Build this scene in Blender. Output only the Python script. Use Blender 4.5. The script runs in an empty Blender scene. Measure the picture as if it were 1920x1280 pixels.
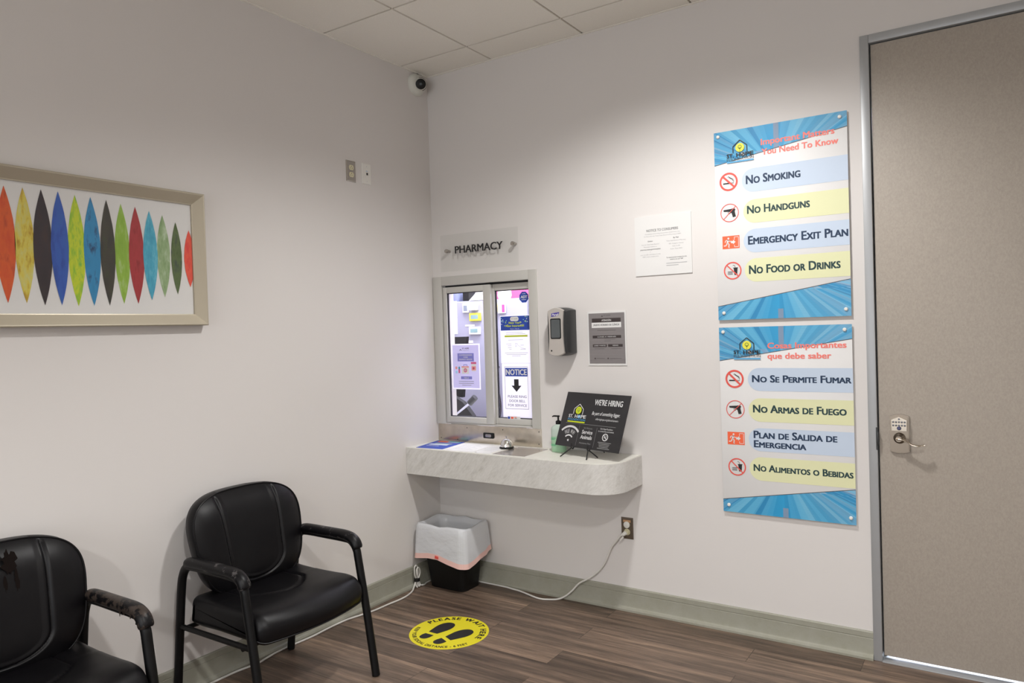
import bpy, bmesh, math, random
from mathutils import Vector, Matrix, noise
random.seed(7)
PI = math.pi
SC = bpy.context.scene
COL = SC.collection

# ------------------------------------------------------------------ camera, world, lights, exposure
def make_camera():
    yaw, pitch, roll = 0.5833, -0.0144, -0.0305
    fw = Vector((-math.sin(yaw)*math.cos(pitch), math.cos(yaw)*math.cos(pitch), math.sin(pitch)))
    rt = Vector((math.cos(yaw), math.sin(yaw), 0)); up = rt.cross(fw)
    r2 = rt*math.cos(roll) + up*math.sin(roll); u2 = -rt*math.sin(roll) + up*math.cos(roll)
    cam = bpy.data.cameras.new('camera'); co = bpy.data.objects.new('camera', cam); COL.objects.link(co)
    m = Matrix((r2, u2, -fw)).transposed().to_4x4(); m.translation = Vector((2.9561, -3.5988, 1.5205))
    co.matrix_world = m
    cam.sensor_width = 36; cam.lens = 1375.09/1920*36; cam.clip_start = 0.05
    SC.camera = co
make_camera()
world = bpy.data.worlds.new('world'); SC.world = world; world.use_nodes = True
world.node_tree.nodes['Background'].inputs[0].default_value = (0.9, 0.95, 1, 1)
world.node_tree.nodes['Background'].inputs[1].default_value = 0.15
SC.view_settings.view_transform = 'Standard'; SC.view_settings.look = 'None'
SC.view_settings.gamma = 1; SC.view_settings.use_curve_mapping = False
SC.view_settings.exposure = 0.16

def spot(name, loc, energy, size, blend, radius=0.07, col=(1, .965, .92)):
    l = bpy.data.lights.new(name, 'SPOT'); l.energy = energy; l.spot_size = math.radians(size); l.spot_blend = blend
    l.shadow_soft_size = radius; l.color = col
    o = bpy.data.objects.new(name, l); o.location = loc; COL.objects.link(o)
def area(name, loc, rot, sx, sy, energy, col=(1, 1, 1)):
    l = bpy.data.lights.new(name, 'AREA'); l.shape = 'RECTANGLE'; l.size = sx; l.size_y = sy; l.energy = energy; l.color = col
    o = bpy.data.objects.new(name, l); o.location = loc; o.rotation_euler = rot; COL.objects.link(o)
WARM = (1, .985, .968)
spot('downlight_near_wall', (1.82, -1.15, 3.09), 146, 149, .65, .09, WARM)
spot('downlight_mid_room', (3.1, -3.3, 3.09), 170, 140, .5, .09, WARM)
spot('downlight_far_room', (2.5, -5.6, 3.09), 190, 150, .4, .09, WARM)
area('storefront_daylight', (2.15, -7.2, 1.55), (PI/2, 0, 0), 3.2, 2.4, 75, (.93, .96, 1))
area('pharmacy_troffer_light', (0.0, 1.5, 2.95), (0, 0, 0), 2.4, 1.2, 110, (.86, .87, 1))
area('pharmacy_window_side_light', (0.2, 0.55, 2.9), (0, 0, 0), 1.6, .5, 70, (.86, .87, 1))
area('corridor_troffer_light', (3.0, 2.15, 2.9), (-.3, 0, 0), 1.6, .6, 420, (.82, .9, 1))

# ------------------------------------------------------------------ materials
def lin(c):
    return tuple((x/12.92 if x <= .04045 else ((x+.055)/1.055)**2.4) for x in c)
def hx(s):
    s = s.lstrip('#'); return lin(tuple(int(s[i:i+2], 16)/255 for i in (0, 2, 4)))
MATS = {}
def mat(name, color, rough=.6, metal=0., spec=.5, **kw):
    if name in MATS: return MATS[name]
    m = bpy.data.materials.new(name); m.use_nodes = True
    b = m.node_tree.nodes['Principled BSDF']
    if isinstance(color, str): color = hx(color)
    b.inputs['Base Color'].default_value = (*color, 1)
    b.inputs['Roughness'].default_value = rough; b.inputs['Metallic'].default_value = metal
    b.inputs['Specular IOR Level'].default_value = spec
    for k, v in kw.items(): b.inputs[k].default_value = v
    MATS[name] = m
    return m
class NT:
    def __init__(s, m): s.t = m.node_tree; s.b = s.t.nodes['Principled BSDF']
    def n(s, typ, **kw):
        x = s.t.nodes.new(typ)
        for k, v in kw.items(): setattr(x, k, v)
        return x
    def l(s, a, b): s.t.links.new(a, b)
    def coords(s, scale=(1, 1, 1), kind='Object', rot=(0, 0, 0), loc=(0, 0, 0)):
        tc = s.n('ShaderNodeTexCoord'); mp = s.n('ShaderNodeMapping')
        mp.inputs['Scale'].default_value = scale; mp.inputs['Rotation'].default_value = rot; mp.inputs['Location'].default_value = loc
        s.l(tc.outputs[kind], mp.inputs[0]); return mp.outputs[0]
    def noise(s, vec, scale, detail=4, rough=.5):
        x = s.n('ShaderNodeTexNoise'); x.inputs['Scale'].default_value = scale; x.inputs['Detail'].default_value = detail
        x.inputs['Roughness'].default_value = rough; s.l(vec, x.inputs['Vector']); return x.outputs['Fac']
    def ramp(s, fac, stops):
        r = s.n('ShaderNodeValToRGB'); e = r.color_ramp.elements
        while len(e) < len(stops): e.new(.5)
        for el, (p, c) in zip(e, stops):
            el.position = p; c = hx(c) if isinstance(c, str) else c; el.color = (*c, 1)
        s.l(fac, r.inputs[0]); return r.outputs[0]
    def mix(s, fac, a, b, typ='MIX'):
        x = s.n('ShaderNodeMix', data_type='RGBA', blend_type=typ)
        if isinstance(fac, float): x.inputs[0].default_value = fac
        else: s.l(fac, x.inputs[0])
        for sock, v in ((x.inputs[6], a), (x.inputs[7], b)):
            if isinstance(v, (tuple, str)):
                v = hx(v) if isinstance(v, str) else v; sock.default_value = (*v, 1)
            else: s.l(v, sock)
        return x.outputs[2]
    def math(s, op, a, b=0.):
        x = s.n('ShaderNodeMath', operation=op)
        for sock, v in ((x.inputs[0], a), (x.inputs[1], b)):
            if isinstance(v, (float, int)): sock.default_value = v
            else: s.l(v, sock)
        return x.outputs[0]
    def color(s, o): s.l(o, s.b.inputs['Base Color'])
    def bump(s, h, strength=.2, dist=.001):
        x = s.n('ShaderNodeBump'); x.inputs['Strength'].default_value = strength; x.inputs['Distance'].default_value = dist
        s.l(h, x.inputs['Height']); s.l(x.outputs[0], s.b.inputs['Normal'])

def mat_wall():
    m = mat('wall_paint', '#d9d3cc', .75, spec=.25); k = NT(m)
    v = k.coords(); k.bump(k.noise(v, 220, 3), .12, .001)
    k.color(k.mix(k.noise(v, 1.3, 3), '#d8d4d1', '#dbd7d4')); return m
def mat_ceiling():
    m = mat('ceiling_tile', '#d6d1c6', .9, spec=.1); k = NT(m)
    v = k.coords(); n = k.noise(v, 260, 4, .7); k.color(k.ramp(n, [(.3, '#ebe7de'), (.6, '#f3efe6')])); k.bump(n, .3, .001); return m
def mat_floor():
    m = mat('vinyl_plank_floor', '#6a5a4e', .38, spec=.35); k = NT(m)
    v = k.coords()
    br = k.n('ShaderNodeTexBrick'); br.offset = .37; br.offset_frequency = 2
    br.inputs['Scale'].default_value = 1; br.inputs['Brick Width'].default_value = 1.22; br.inputs['Row Height'].default_value = .152
    br.inputs['Mortar Size'].default_value = .0012; br.inputs['Bias'].default_value = 0; br.inputs['Mortar Smooth'].default_value = 0
    br.inputs['Color1'].default_value = (0, 0, 0, 1); br.inputs['Color2'].default_value = (1, 1, 1, 1); br.inputs['Mortar'].default_value = (.3, .3, .3, 1)
    k.l(v, br.inputs['Vector'])
    rnd = br.outputs['Color']
    # grain offset per plank
    mp = k.n('ShaderNodeMapping'); mp.inputs['Scale'].default_value = (1.1, 15, 1)
    ad = k.n('ShaderNodeVectorMath', operation='ADD'); sc = k.n('ShaderNodeVectorMath', operation='SCALE'); sc.inputs['Scale'].default_value = 7.3
    k.l(rnd, sc.inputs[0]); k.l(v, ad.inputs[0]); k.l(sc.outputs[0], ad.inputs[1]); k.l(ad.outputs[0], mp.inputs[0])
    g = k.noise(mp.outputs[0], 1.5, 6, .62)
    mp2 = k.n('ShaderNodeMapping'); mp2.inputs['Scale'].default_value = (4, 90, 1); k.l(ad.outputs[0], mp2.inputs[0])
    f = k.noise(mp2.outputs[0], 1.6, 4, .6)
    base = k.ramp(g, [(.28, '#5b4e46'), (.45, '#7b6b5f'), (.58, '#937f70'), (.72, '#b59d88'), (.85, '#c6ae98')])
    fine = k.ramp(f, [(.3, '#8a8a8a'), (.7, '#ffffff')])
    c = k.mix(.55, base, fine, 'MULTIPLY')
    tone = k.ramp(rnd, [(0, '#c4c0bd'), (.5, '#e4dfdb'), (1, '#fffaf4')])
    c = k.mix(1.0, c, tone, 'MULTIPLY')
    c = k.mix(k.math('MULTIPLY', br.outputs['Fac'], .75), c, '#2f2823')
    k.color(c); k.bump(f, .15, .001); return m
def mat_speck(name, a, b, rough=.55, scale=70, stretch=(1, 1, 1)):
    m = mat(name, a, rough, spec=.3); k = NT(m)
    n = k.noise(k.coords(stretch), scale, 5, .75); k.color(k.ramp(n, [(.32, a), (.62, b)])); return m
def mat_marble():
    m = mat('grey_marble_laminate', '#cfcdc8', .4, spec=.4); k = NT(m)
    v0 = k.coords(rot=(0, -.8, 0)); mp = k.n('ShaderNodeMapping'); mp.inputs['Scale'].default_value = (4.5, 2.5, 1.1); k.l(v0, mp.inputs[0]); v = mp.outputs[0]
    a = k.noise(v, 7, 9, .7); w = k.noise(v, 30, 6, .7)
    c = k.ramp(a, [(.33, '#bdbab4'), (.45, '#d0cec9'), (.6, '#d9d7d3')])
    k.color(k.mix(.35, c, k.ramp(w, [(.4, '#c3c0bb'), (.6, '#dfddd9')]))); return m
def mat_steel(name, a, b, rough=.32, stretch=(1, 1, 60)):
    m = mat(name, a, rough, 1.); k = NT(m)
    n = k.noise(k.coords(stretch), 6, 4); k.color(k.ramp(n, [(.3, a), (.7, b)])); return m
def mat_leather(name, wear=0.):
    m = mat(name, '#08070a', .40, spec=.24); k = NT(m)
    v = k.coords(); n = k.noise(v, 330, 3); k.bump(n, .22, .0008)
    c = k.ramp(k.noise(v, 6, 3), [(.3, '#08070a'), (.7, '#0d0c0e')])
    if wear:
        w = k.ramp(k.noise(v, 26, 6, .7), [(.62 - wear, (0, 0, 0)), (.66 - wear, (1, 1, 1))])
        c = k.mix(w, c, '#3a322d' if wear > .08 else '#4a4747')
    k.color(c); return m
def mat_streak(name, zv, dark):
    # printed artwork: radiating blue light rays around (0, zv) in the board's own frame
    m = mat(name, '#3fa3d4', .35, spec=.4); k = NT(m)
    tc = k.n('ShaderNodeTexCoord'); sp = k.n('ShaderNodeSeparateXYZ'); k.l(tc.outputs['Object'], sp.inputs[0])
    dz = k.math('MAXIMUM', k.math('ABSOLUTE', k.math('SUBTRACT', sp.outputs[2], zv)), .02)
    t = k.math('DIVIDE', k.math('ADD', sp.outputs[0], .01), dz)
    def band(fr, off, per):
        wn = k.n('ShaderNodeTexWhiteNoise', noise_dimensions='2D'); cb = k.n('ShaderNodeCombineXYZ')
        k.l(k.math('FLOOR', k.math('MULTIPLY', t, fr)), cb.inputs[0])
        k.l(k.math('FLOOR', k.math('ADD', k.math('MULTIPLY', dz, per), off)), cb.inputs[1]); k.l(cb.outputs[0], wn.inputs[0]); return wn.outputs[0]
    c1 = k.ramp(band(3.1, .3, 7), [(0, '#2f78b0'), (.3, '#2f94c8'), (.55, '#56aed6'), (.8, '#8fc2dc'), (1, '#a3b4cb')])
    c2 = k.ramp(band(8.3, .7, 3), [(0, '#2a6a9c'), (.4, '#3196c8'), (.75, '#74bddc'), (1, '#8a9ab2')])
    c = k.mix(.5, c1, c2)
    near = k.ramp(k.math('ABSOLUTE', t), [(0, (1, 1, 1)), (.55, (0, 0, 0))])
    c = k.mix(k.math('MULTIPLY', near, .4), c, '#2cb2e6')
    scan = k.math('GREATER_THAN', k.math('FRACT', k.math('MULTIPLY', sp.outputs[2], 160)), .72)
    c = k.mix(k.math('MULTIPLY', scan, .22), c, '#3d6f96')
    k.color(c); return m
def mat_glass(name, tint=(1, 1, 1), rough=0.02, fac=.9):
    m = bpy.data.materials.new(name); m.use_nodes = True; t = m.node_tree
    t.nodes.remove(t.nodes['Principled BSDF']); out = t.nodes['Material Output']
    tr = t.nodes.new('ShaderNodeBsdfTransparent'); tr.inputs[0].default_value = (*tint, 1)
    gl = t.nodes.new('ShaderNodeBsdfGlossy'); gl.inputs['Roughness'].default_value = rough
    fr = t.nodes.new('ShaderNodeFresnel'); fr.inputs[0].default_value = 1.45
    ge = t.nodes.new('ShaderNodeNewGeometry'); bf = t.nodes.new('ShaderNodeMath'); bf.operation = 'MULTIPLY_ADD'; bf.inputs[1].default_value = -fac; bf.inputs[2].default_value = fac; t.links.new(ge.outputs['Backfacing'], bf.inputs[0])
    ml = t.nodes.new('ShaderNodeMath'); ml.operation = 'MULTIPLY'; ml.inputs[1].default_value = fac
    mx = t.nodes.new('ShaderNodeMixShader'); t.links.new(fr.outputs[0], ml.inputs[0]); t.links.new(bf.outputs[0], ml.inputs[1]); t.links.new(ml.outputs[0], mx.inputs[0])
    t.links.new(tr.outputs[0], mx.inputs[1]); t.links.new(gl.outputs[0], mx.inputs[2]); t.links.new(mx.outputs[0], out.inputs[0])
    MATS[name] = m; return m

def mat_backlit(name, color, f):
    m = mat(name, color, .6, spec=.1); t = m.node_tree; b = t.nodes['Principled BSDF']; out = t.nodes['Material Output']
    tr = t.nodes.new('ShaderNodeBsdfTranslucent'); tr.inputs[0].default_value = b.inputs['Base Color'].default_value; mx = t.nodes.new('ShaderNodeMixShader'); mx.inputs[0].default_value = f
    t.links.new(b.outputs[0], mx.inputs[1]); t.links.new(tr.outputs[0], mx.inputs[2]); t.links.new(mx.outputs[0], out.inputs[0]); return m
PAPERT = mat_backlit('thin_taped_paper', '#efeef2', .6)
WALL = mat_wall(); CEIL = mat_ceiling(); FLOOR = mat_floor(); MARBLE = mat_marble()
BASEB = mat_speck('sage_baseboard', '#959485', '#9c9b8f', .5, 12, (1, 1, 1))
ALU = mat('brushed_aluminium', '#aaacae', .42, .3)
SASH = mat('anodised_sash', '#c3c1bb', .42, .15)
STEEL = mat_steel('stainless_plate', '#c0b7aa', '#d3cabd', .3, (3, 3, 3))
STEEL2 = mat('polished_steel', '#b9b4ae', .16, 1.); CHROME = mat('chrome', '#e6e6e6', .06, 1.)
NICKEL = mat('satin_nickel', '#93887b', .34, 1.); NICKEL2 = mat('bright_nickel', '#bcb2a4', .25, 1.)
DOORM = mat_speck('door_laminate', '#a0978d', '#ada499', .5, 160, (1, 1, .6))
BLACK = mat('black_plastic', '#0d0d0d', .45, spec=.3); BLACKM = mat('matte_black', '#0d0d0d', .7); DKGREY = mat('charcoal_plastic', '#2b2c2d', .38)
WHITEP = mat('white_plastic', '#e4e2dc', .4); WHITE = mat('white_print', '#e0dfde', .5); PAPER = mat('white_paper', '#dddcda', .7, spec=.2)
IVORY = mat('ivory_plastic', '#d6cfae', .4); RUBBER = mat('white_cable', '#dcdad4', .45)
LEATHER = mat_leather('black_leather'); PADW = mat_leather('worn_arm_leather', .04); PADT = mat_leather('torn_arm_leather', .14)
FRAMEB = mat('black_powder_coat', '#080809', .45, spec=.26)
GLASS = mat_glass('window_glass'); ACRYL = mat_glass('clear_acrylic', (.972, .975, .972), .2, .4)
INK = mat('navy_ink', '#15304f', .5); INKG = mat('dark_green_ink', '#173a3c', .5); INKB = mat('black_ink', '#1c1b1d', .5); GREYINK = mat('grey_ink', '#8b8b8d', .6); DGREYINK = mat('dark_grey_ink', '#505052', .6)
RED = mat('sign_red', '#e2574d', .5); CORAL = mat('coral_ink', '#f07f74', .5); ORANGE = mat('sign_orange', '#f2673f', .5)
BANDB = mat('pale_blue_print', '#c2d0e2', .5); BANDY = mat('pale_lime_print', '#dfe0b4', .5)
YEL = mat('sign_yellow', '#e6da1e', .45); LIME = mat('lime_ink', '#c6d420', .45); LOGOY = mat('logo_yellow', '#e9e04a', .5); TREEG = mat('logo_tree_green', '#7f9a3a', .5)
LBLUE = mat('logo_blue', '#58a7d6', .5); NAVY = mat('flyer_blue', '#2446a8', .5); HAZY = mat('silver_ink', '#c9c9c9', .45)

# ------------------------------------------------------------------ mesh builder
class Fr:
    def __init__(s, o, u, v, n): s.o, s.u, s.v, s.n = Vector(o), Vector(u), Vector(v), Vector(n)
    def p(s, a, b, d=0.): return s.o + s.u*a + s.v*b + s.n*d
    def sub(s, a, b, d=0., sc=1., rot=0.):
        c, q = math.cos(rot), math.sin(rot)
        return Fr(s.p(a, b, d), (s.u*c + s.v*q)*sc, (s.v*c - s.u*q)*sc, s.n)
def on_back(x, z, d=0.): return Fr((x, -d, z), (1, 0, 0), (0, 0, 1), (0, -1, 0))
def on_left(y, z, d=0.): return Fr((d, y, z), (0, 1, 0), (0, 0, 1), (1, 0, 0))
def on_flat(x, y, z, a=0.): return Fr((x, y, z), (math.cos(a), math.sin(a), 0), (-math.sin(a), math.cos(a), 0), (0, 0, 1))
LOC = {}
_txt = {}
def text_src(s, bold, sc, ext):
    k = (s, bold, sc, ext)
    if k in _txt: return _txt[k]
    cu = bpy.data.curves.new('t', 'FONT'); cu.body = s; cu.size = 1; cu.offset = bold; cu.resolution_u = 3; cu.extrude = ext
    if sc:
        cu.small_caps_scale = .76
        for f in cu.body_format: f.use_small_caps = True
    ob = bpy.data.objects.new('t', cu); me = bpy.data.meshes.new_from_object(ob)
    vs = [v.co.copy() for v in me.vertices]; fs = [tuple(p.vertices) for p in me.polygons]
    bpy.data.objects.remove(ob); bpy.data.curves.remove(cu); bpy.data.meshes.remove(me)
    _txt[k] = (vs, fs); return _txt[k]
BOLD = ((-1, -1), (1, -1), (-1, 1), (1, 1), (0, 0))
def cap_h(bold):
    vs, _ = text_src('H', bold, False, 0); return max(v.y for v in vs) - min(v.y for v in vs)
class MB:
    def __init__(s): s.bm = bmesh.new(); s.mats = []; s.sm = set()
    def mi(s, m):
        if m not in s.mats: s.mats.append(m)
        return s.mats.index(m)
    def face(s, pts, m):
        f = s.bm.faces.new([s.bm.verts.new(p) for p in pts]); f.material_index = s.mi(m); return f
    def mesh(s, vs, fs, m):
        i = s.mi(m); bv = [s.bm.verts.new(v) for v in vs]
        for f in fs:
            try: q = s.bm.faces.new([bv[a] for a in f]); q.material_index = i
            except ValueError: pass
        return s
    def box(s, lo, hi, m, bev=0., seg=2, fr=None):
        c = [(x, y, z) for x in (lo[0], hi[0]) for y in (lo[1], hi[1]) for z in (lo[2], hi[2])]
        if fr: c = [fr.p(*q) for q in c]
        bv = [s.bm.verts.new(v) for v in c]; i = s.mi(m); fs = []
        for f in ((0, 1, 3, 2), (4, 6, 7, 5), (0, 4, 5, 1), (2, 3, 7, 6), (0, 2, 6, 4), (1, 5, 7, 3)):
            q = s.bm.faces.new([bv[a] for a in f]); q.material_index = i; fs.append(q)
        if bev:
            es = list({e for f in fs for e in f.edges})
            r = bmesh.ops.bevel(s.bm, geom=es, offset=bev, segments=seg, affect='EDGES', profile=.5)
            for f in r['faces']: f.material_index = i
        return s
    def flat(s, fr, pts, d, m): s.face([fr.p(a, b, d) for a, b in pts], m); return s
    def rect(s, fr, a0, b0, a1, b1, d, m): return s.flat(fr, [(a0, b0), (a1, b0), (a1, b1), (a0, b1)], d, m)
    def prism(s, fr, pts, d0, d1, m, mside=None):
        n = len(pts); lo = [s.bm.verts.new(fr.p(a, b, d0)) for a, b in pts]; hi = [s.bm.verts.new(fr.p(a, b, d1)) for a, b in pts]
        i = s.mi(m); j = s.mi(mside or m)
        for q in (hi, lo[::-1]):
            f = s.bm.faces.new(q); f.material_index = i
        for a in range(n):
            f = s.bm.faces.new((lo[a], lo[(a+1) % n], hi[(a+1) % n], hi[a])); f.material_index = j
        return s
    def disc(s, fr, a, b, r, d, m, n=36, ry=None): return s.flat(fr, [(a+r*math.cos(2*PI*i/n), b+(ry or r)*math.sin(2*PI*i/n)) for i in range(n)], d, m)
    def ring(s, fr, a, b, r0, r1, d, m, n=40, t0=0., t1=2*PI):
        for i in range(n):
            x, y = t0+(t1-t0)*i/n, t0+(t1-t0)*(i+1)/n
            s.flat(fr, [(a+r0*math.cos(x), b+r0*math.sin(x)), (a+r1*math.cos(x), b+r1*math.sin(x)), (a+r1*math.cos(y), b+r1*math.sin(y)), (a+r0*math.cos(y), b+r0*math.sin(y))], d, m)
        return s
    def stroke(s, fr, pts, w, d, m):
        for (a, b), (c, e) in zip(pts, pts[1:]):
            l = math.hypot(c-a, e-b) or 1; nx, ny = -(e-b)/l*w/2, (c-a)/l*w/2
            s.flat(fr, [(a+nx, b+ny), (a-nx, b-ny), (c-nx, e-ny), (c+nx, e+ny)], d, m)
        return s
    def rings(s, loops, m, closed_u=True, cap0=True, cap1=True):
        i = s.mi(m); bl = [[s.bm.verts.new(p) for p in lp] for lp in loops]; n = len(bl[0])
        for A, B in zip(bl, bl[1:]):
            for a in range(n if closed_u else n-1):
                f = s.bm.faces.new((A[a], A[(a+1) % n], B[(a+1) % n], B[a])); f.material_index = i
        if cap0: f = s.bm.faces.new(bl[0][::-1]); f.material_index = i
        if cap1: f = s.bm.faces.new(bl[-1]); f.material_index = i
        return s
    def tube(s, pts, r, m, seg=10, closed=False, cap=True, flat=1., up=None):
        pts = [Vector(p) for p in pts]; n = len(pts); loops = []; prev = None
        for i, p in enumerate(pts):
            a = pts[(i-1) % n] if (closed or i) else p; b = pts[(i+1) % n] if (closed or i < n-1) else p
            t = (b-a).normalized()
            if prev is None:
                x = Vector(up) if up else (Vector((0, 0, 1)) if abs(t.z) < .9 else Vector((0, 1, 0)))
            else: x = prev
            x = (x - t*x.dot(t)).normalized(); y = t.cross(x); prev = x
            rr = r[i] if isinstance(r, (list, tuple)) else r
            loops.append([p + x*math.cos(2*PI*k/seg)*rr + y*math.sin(2*PI*k/seg)*rr*flat for k in range(seg)])
        if closed: loops.append(loops[0])
        return s.rings(loops, m, True, cap and not closed, cap and not closed)
    def lathe(s, fr, prof, m, seg=28, cap0=True, cap1=True, ell=1.):
        return s.rings([[fr.p(r*math.cos(2*PI*k/seg), r*math.sin(2*PI*k/seg)*ell, h) for k in range(seg)] for r, h in prof], m, True, cap0, cap1)
    def text(s, fr, body, a, b, d, m, h=None, w=None, al='L', bold=0., sc=False, shear=0., ext=0.):
        vs, fs = text_src(body, 0, sc, ext)
        if not vs: return s
        x0, x1 = min(v.x for v in vs)-bold, max(v.x for v in vs)+bold
        ky = h/(cap_h(0)+bold) if h else w/(x1-x0); kx = w/(x1-x0) if w else ky
        off = {'L': 0, 'C': -.5, 'R': -1}[al]*(x1-x0)
        for k, (ex, ey) in enumerate(BOLD if bold else ((0, 0),)):
            s.mesh([fr.p(a + (v.x+ex*bold-x0+off)*kx + v.y*ky*shear, b + (v.y+(ey+1)*bold/2)*ky, d + v.z*ky + k*2e-5) for v in vs], fs, m)
        return s
    def arc_text(s, fr, body, R, mid, d, m, h, span, inward=False, bold=.01):
        """letters set round a circle; mid angle in radians, span = total angle; inward: tops face the centre"""
        adv = []
        for ch in body:
            if ch == ' ': adv.append(.36); continue
            vs, _ = text_src(ch, 0, False, 0); adv.append(max(v.x for v in vs)-min(v.x for v in vs)+.1+2*bold)
        tot = sum(adv); pos = 0; ky = h/cap_h(0); kx = span*R/tot
        for ch, w in zip(body, adv):
            c = pos + w/2; pos += w
            if ch == ' ': continue
            t = mid + (-1 if not inward else 1)*(c/tot-.5)*span
            vs, fs = text_src(ch, 0, False, 0); x0, x1 = min(v.x for v in vs), max(v.x for v in vs)
            e = (math.cos(t), math.sin(t)); q = (math.sin(t), -math.cos(t)); sg = 1 if not inward else -1
            for k, (ex, ey) in enumerate(BOLD):
                out = []
                for v in vs:
                    X = (v.x+ex*bold-(x0+x1)/2)*kx*sg; Y = (v.y+ey*bold/2)*ky*sg
                    out.append(fr.p(e[0]*(R+Y)+q[0]*X, e[1]*(R+Y)+q[1]*X, d+k*2e-5))
                s.mesh(out, fs, m)
        return s
    def build(s, name, parent=None, base=None, angle=35, smooth=True):
        loc = LOC[parent] if parent is not None else Vector(base or (0, 0, 0))
        me = bpy.data.meshes.new(name); bmesh.ops.recalc_face_normals(s.bm, faces=[f for f in s.bm.faces]) if smooth else None
        s.bm.to_mesh(me); s.bm.free(); me.transform(Matrix.Translation(-loc))
        for m in s.mats: me.materials.append(m)
        if smooth:
            for p in me.polygons: p.use_smooth = True
            me.set_sharp_from_angle(angle=math.radians(angle))
        o = bpy.data.objects.new(name, me); COL.objects.link(o); LOC[o] = loc
        if parent is not None: o.parent = parent
        else: o.location = loc
        return o
def tag(o, label=None, cat=None, group=None, kind=None):
    if label: o['label'] = label
    if cat: o['category'] = cat
    if group: o['group'] = group
    if kind: o['kind'] = kind
    return o
def thing(name, loc, label=None, cat=None, group=None, kind=None):
    o = bpy.data.objects.new(name, None); COL.objects.link(o); o.location = loc; o.empty_display_size = .05
    LOC[o] = Vector(loc); return tag(o, label, cat, group, kind)
def struct(mb, name, parent=None, **kw):
    o = mb.build(name, parent, **kw)
    if parent is None: o['kind'] = 'structure'
    return o
def smooth_path(pts, n=8, closed=False):
    pts = [Vector(p) for p in pts]; out = []; N = len(pts)
    for i in range(N if closed else N-1):
        p0, p1, p2, p3 = (pts[(i-1) % N], pts[i], pts[(i+1) % N], pts[(i+2) % N]) if closed else (pts[max(i-1, 0)], pts[i], pts[i+1], pts[min(i+2, N-1)])
        for k in range(n):
            t = k/n
            out.append(.5*((2*p1) + (p2-p0)*t + (2*p0-5*p1+4*p2-p3)*t*t + (3*p1-p0-3*p2+p3)*t**3))
    if not closed: out.append(pts[-1])
    return out
def rrect(w, h, r, n=5, cx=0., cy=0.):
    o = []
    for sx, sy, a in ((1, 1, 0), (-1, 1, PI/2), (-1, -1, PI), (1, -1, 1.5*PI)):
        for k in range(n+1):
            t = a + PI/2*k/n; o.append((cx + sx*(w/2-r) + r*math.cos(t), cy + sy*(h/2-r) + r*math.sin(t)))
    return o

# ------------------------------------------------------------------ room shell
H = 3.1263; T = .6096; RX = 4.3; RY = -6.9
WX0, WX1, WZ0, WZ1 = 0.012, .757, .845, 1.862      # pharmacy window opening
DX0, DX1, DZ = 2.49, 3.47, 2.757                   # door opening
struct(MB().box((-.12, RY, -.08), (RX, 2.6, 0), FLOOR).box((-2.6, .0, -.08), (-.12, 2.6, 0), FLOOR), 'floor')
struct(MB().box((-.12, RY, 0), (0, 0, H+.1), WALL), 'wall_left')
w = MB()
for lo, hi in (((-2.6, 0, 0), (WX0, .12, H+.1)), ((WX1, 0, 0), (DX0, .12, H+.1)), ((DX1, 0, 0), (RX, .12, H+.1)),
               ((WX0, 0, WZ1), (WX1, .12, H+.1)), ((WX0, 0, 0), (WX1, .12, WZ0)), ((DX0, 0, DZ), (DX1, .12, H+.1))):
    w.box(lo, hi, WALL)
struct(w, 'wall_back')
struct(MB().box((RX, RY, 0), (RX+.12, 2.6, H+.1), WALL), 'wall_right')
struct(MB().box((-.12, RY-.12, 0), (.5, RY, H+.1), WALL).box((3.8, RY-.12, 0), (RX+.12, RY, H+.1), WALL).box((.5, RY-.12, 0), (3.8, RY, .3), WALL).box((.5, RY-.12, 2.8), (3.8, RY, H+.1), WALL), 'wall_front')
w2 = thing('window_2', (2.15, RY, .3), kind='structure')
f = MB()
for x in (.5, 1.55, 2.65, 3.74): f.box((x, RY-.08, .3), (x+.06, RY-.02, 2.8), SASH)
f.box((.5, RY-.08, .3), (3.8, RY-.02, .36), SASH).box((.5, RY-.08, 2.74), (3.8, RY-.02, 2.8), SASH); f.build('frame', w2)
MB().box((.5, RY-.055, .36), (3.8, RY-.047, 2.74), GLASS).build('pane', w2)
c = MB()
x = .4968 - T
while x < RX:
    y = -.2464 + T
    while y > RY:
        a0, a1, b0, b1 = max(x, 0)+.006, min(x+T, RX)-.006, max(y-T, RY)+.006, min(y, 0)-.006
        if a1-a0 > .02 and b1-b0 > .02: c.box((a0, b0, H), (a1, b1, H+.02), CEIL)
        y -= T
    x += T
struct(c, 'ceiling')
TEE = mat('ceiling_tee', '#b5aca0', .6)
g = MB()
x = .4968
while x < RX: g.box((x-.01, RY, H+.007), (x+.01, 0, H+.03), TEE); x += T
y = -.2464
while y > RY: g.box((0, y-.01, H+.0075), (RX, y+.01, H+.0305), TEE); y -= T
struct(g, 'trim_1')
struct(MB().box((0, RY, H-.004), (.012, 0, H-.0005), CEIL).box((0, -.012, H-.0045), (RX, 0, H-.001), CEIL).box((-.12, RY, H+.035), (RX, .12, H+.1), CEIL), 'trim_2')
def baseboard(name, p0, p1, n):
    p0, p1, n = Vector(p0), Vector(p1), Vector(n)
    prof = [(0, 0), (.024, 0), (.024, .010), (.019, .019), (.012, .024), (.010, .03), (.010, .092), (.0075, .0945), (.010, .097), (.010, .120), (.006, .125), (0, .125)]
    L = [[q + n*a + Vector((0, 0, b)) for a, b in prof] for q in (p0, p1)]
    struct(MB().rings(L, BASEB), name, angle=20)
baseboard('baseboard_left', (0, RY, 0), (0, 0, 0), (1, 0, 0))
baseboard('baseboard_back', (0.0, 0, 0), (2.4749, 0, 0), (0, -1, 0))
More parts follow.
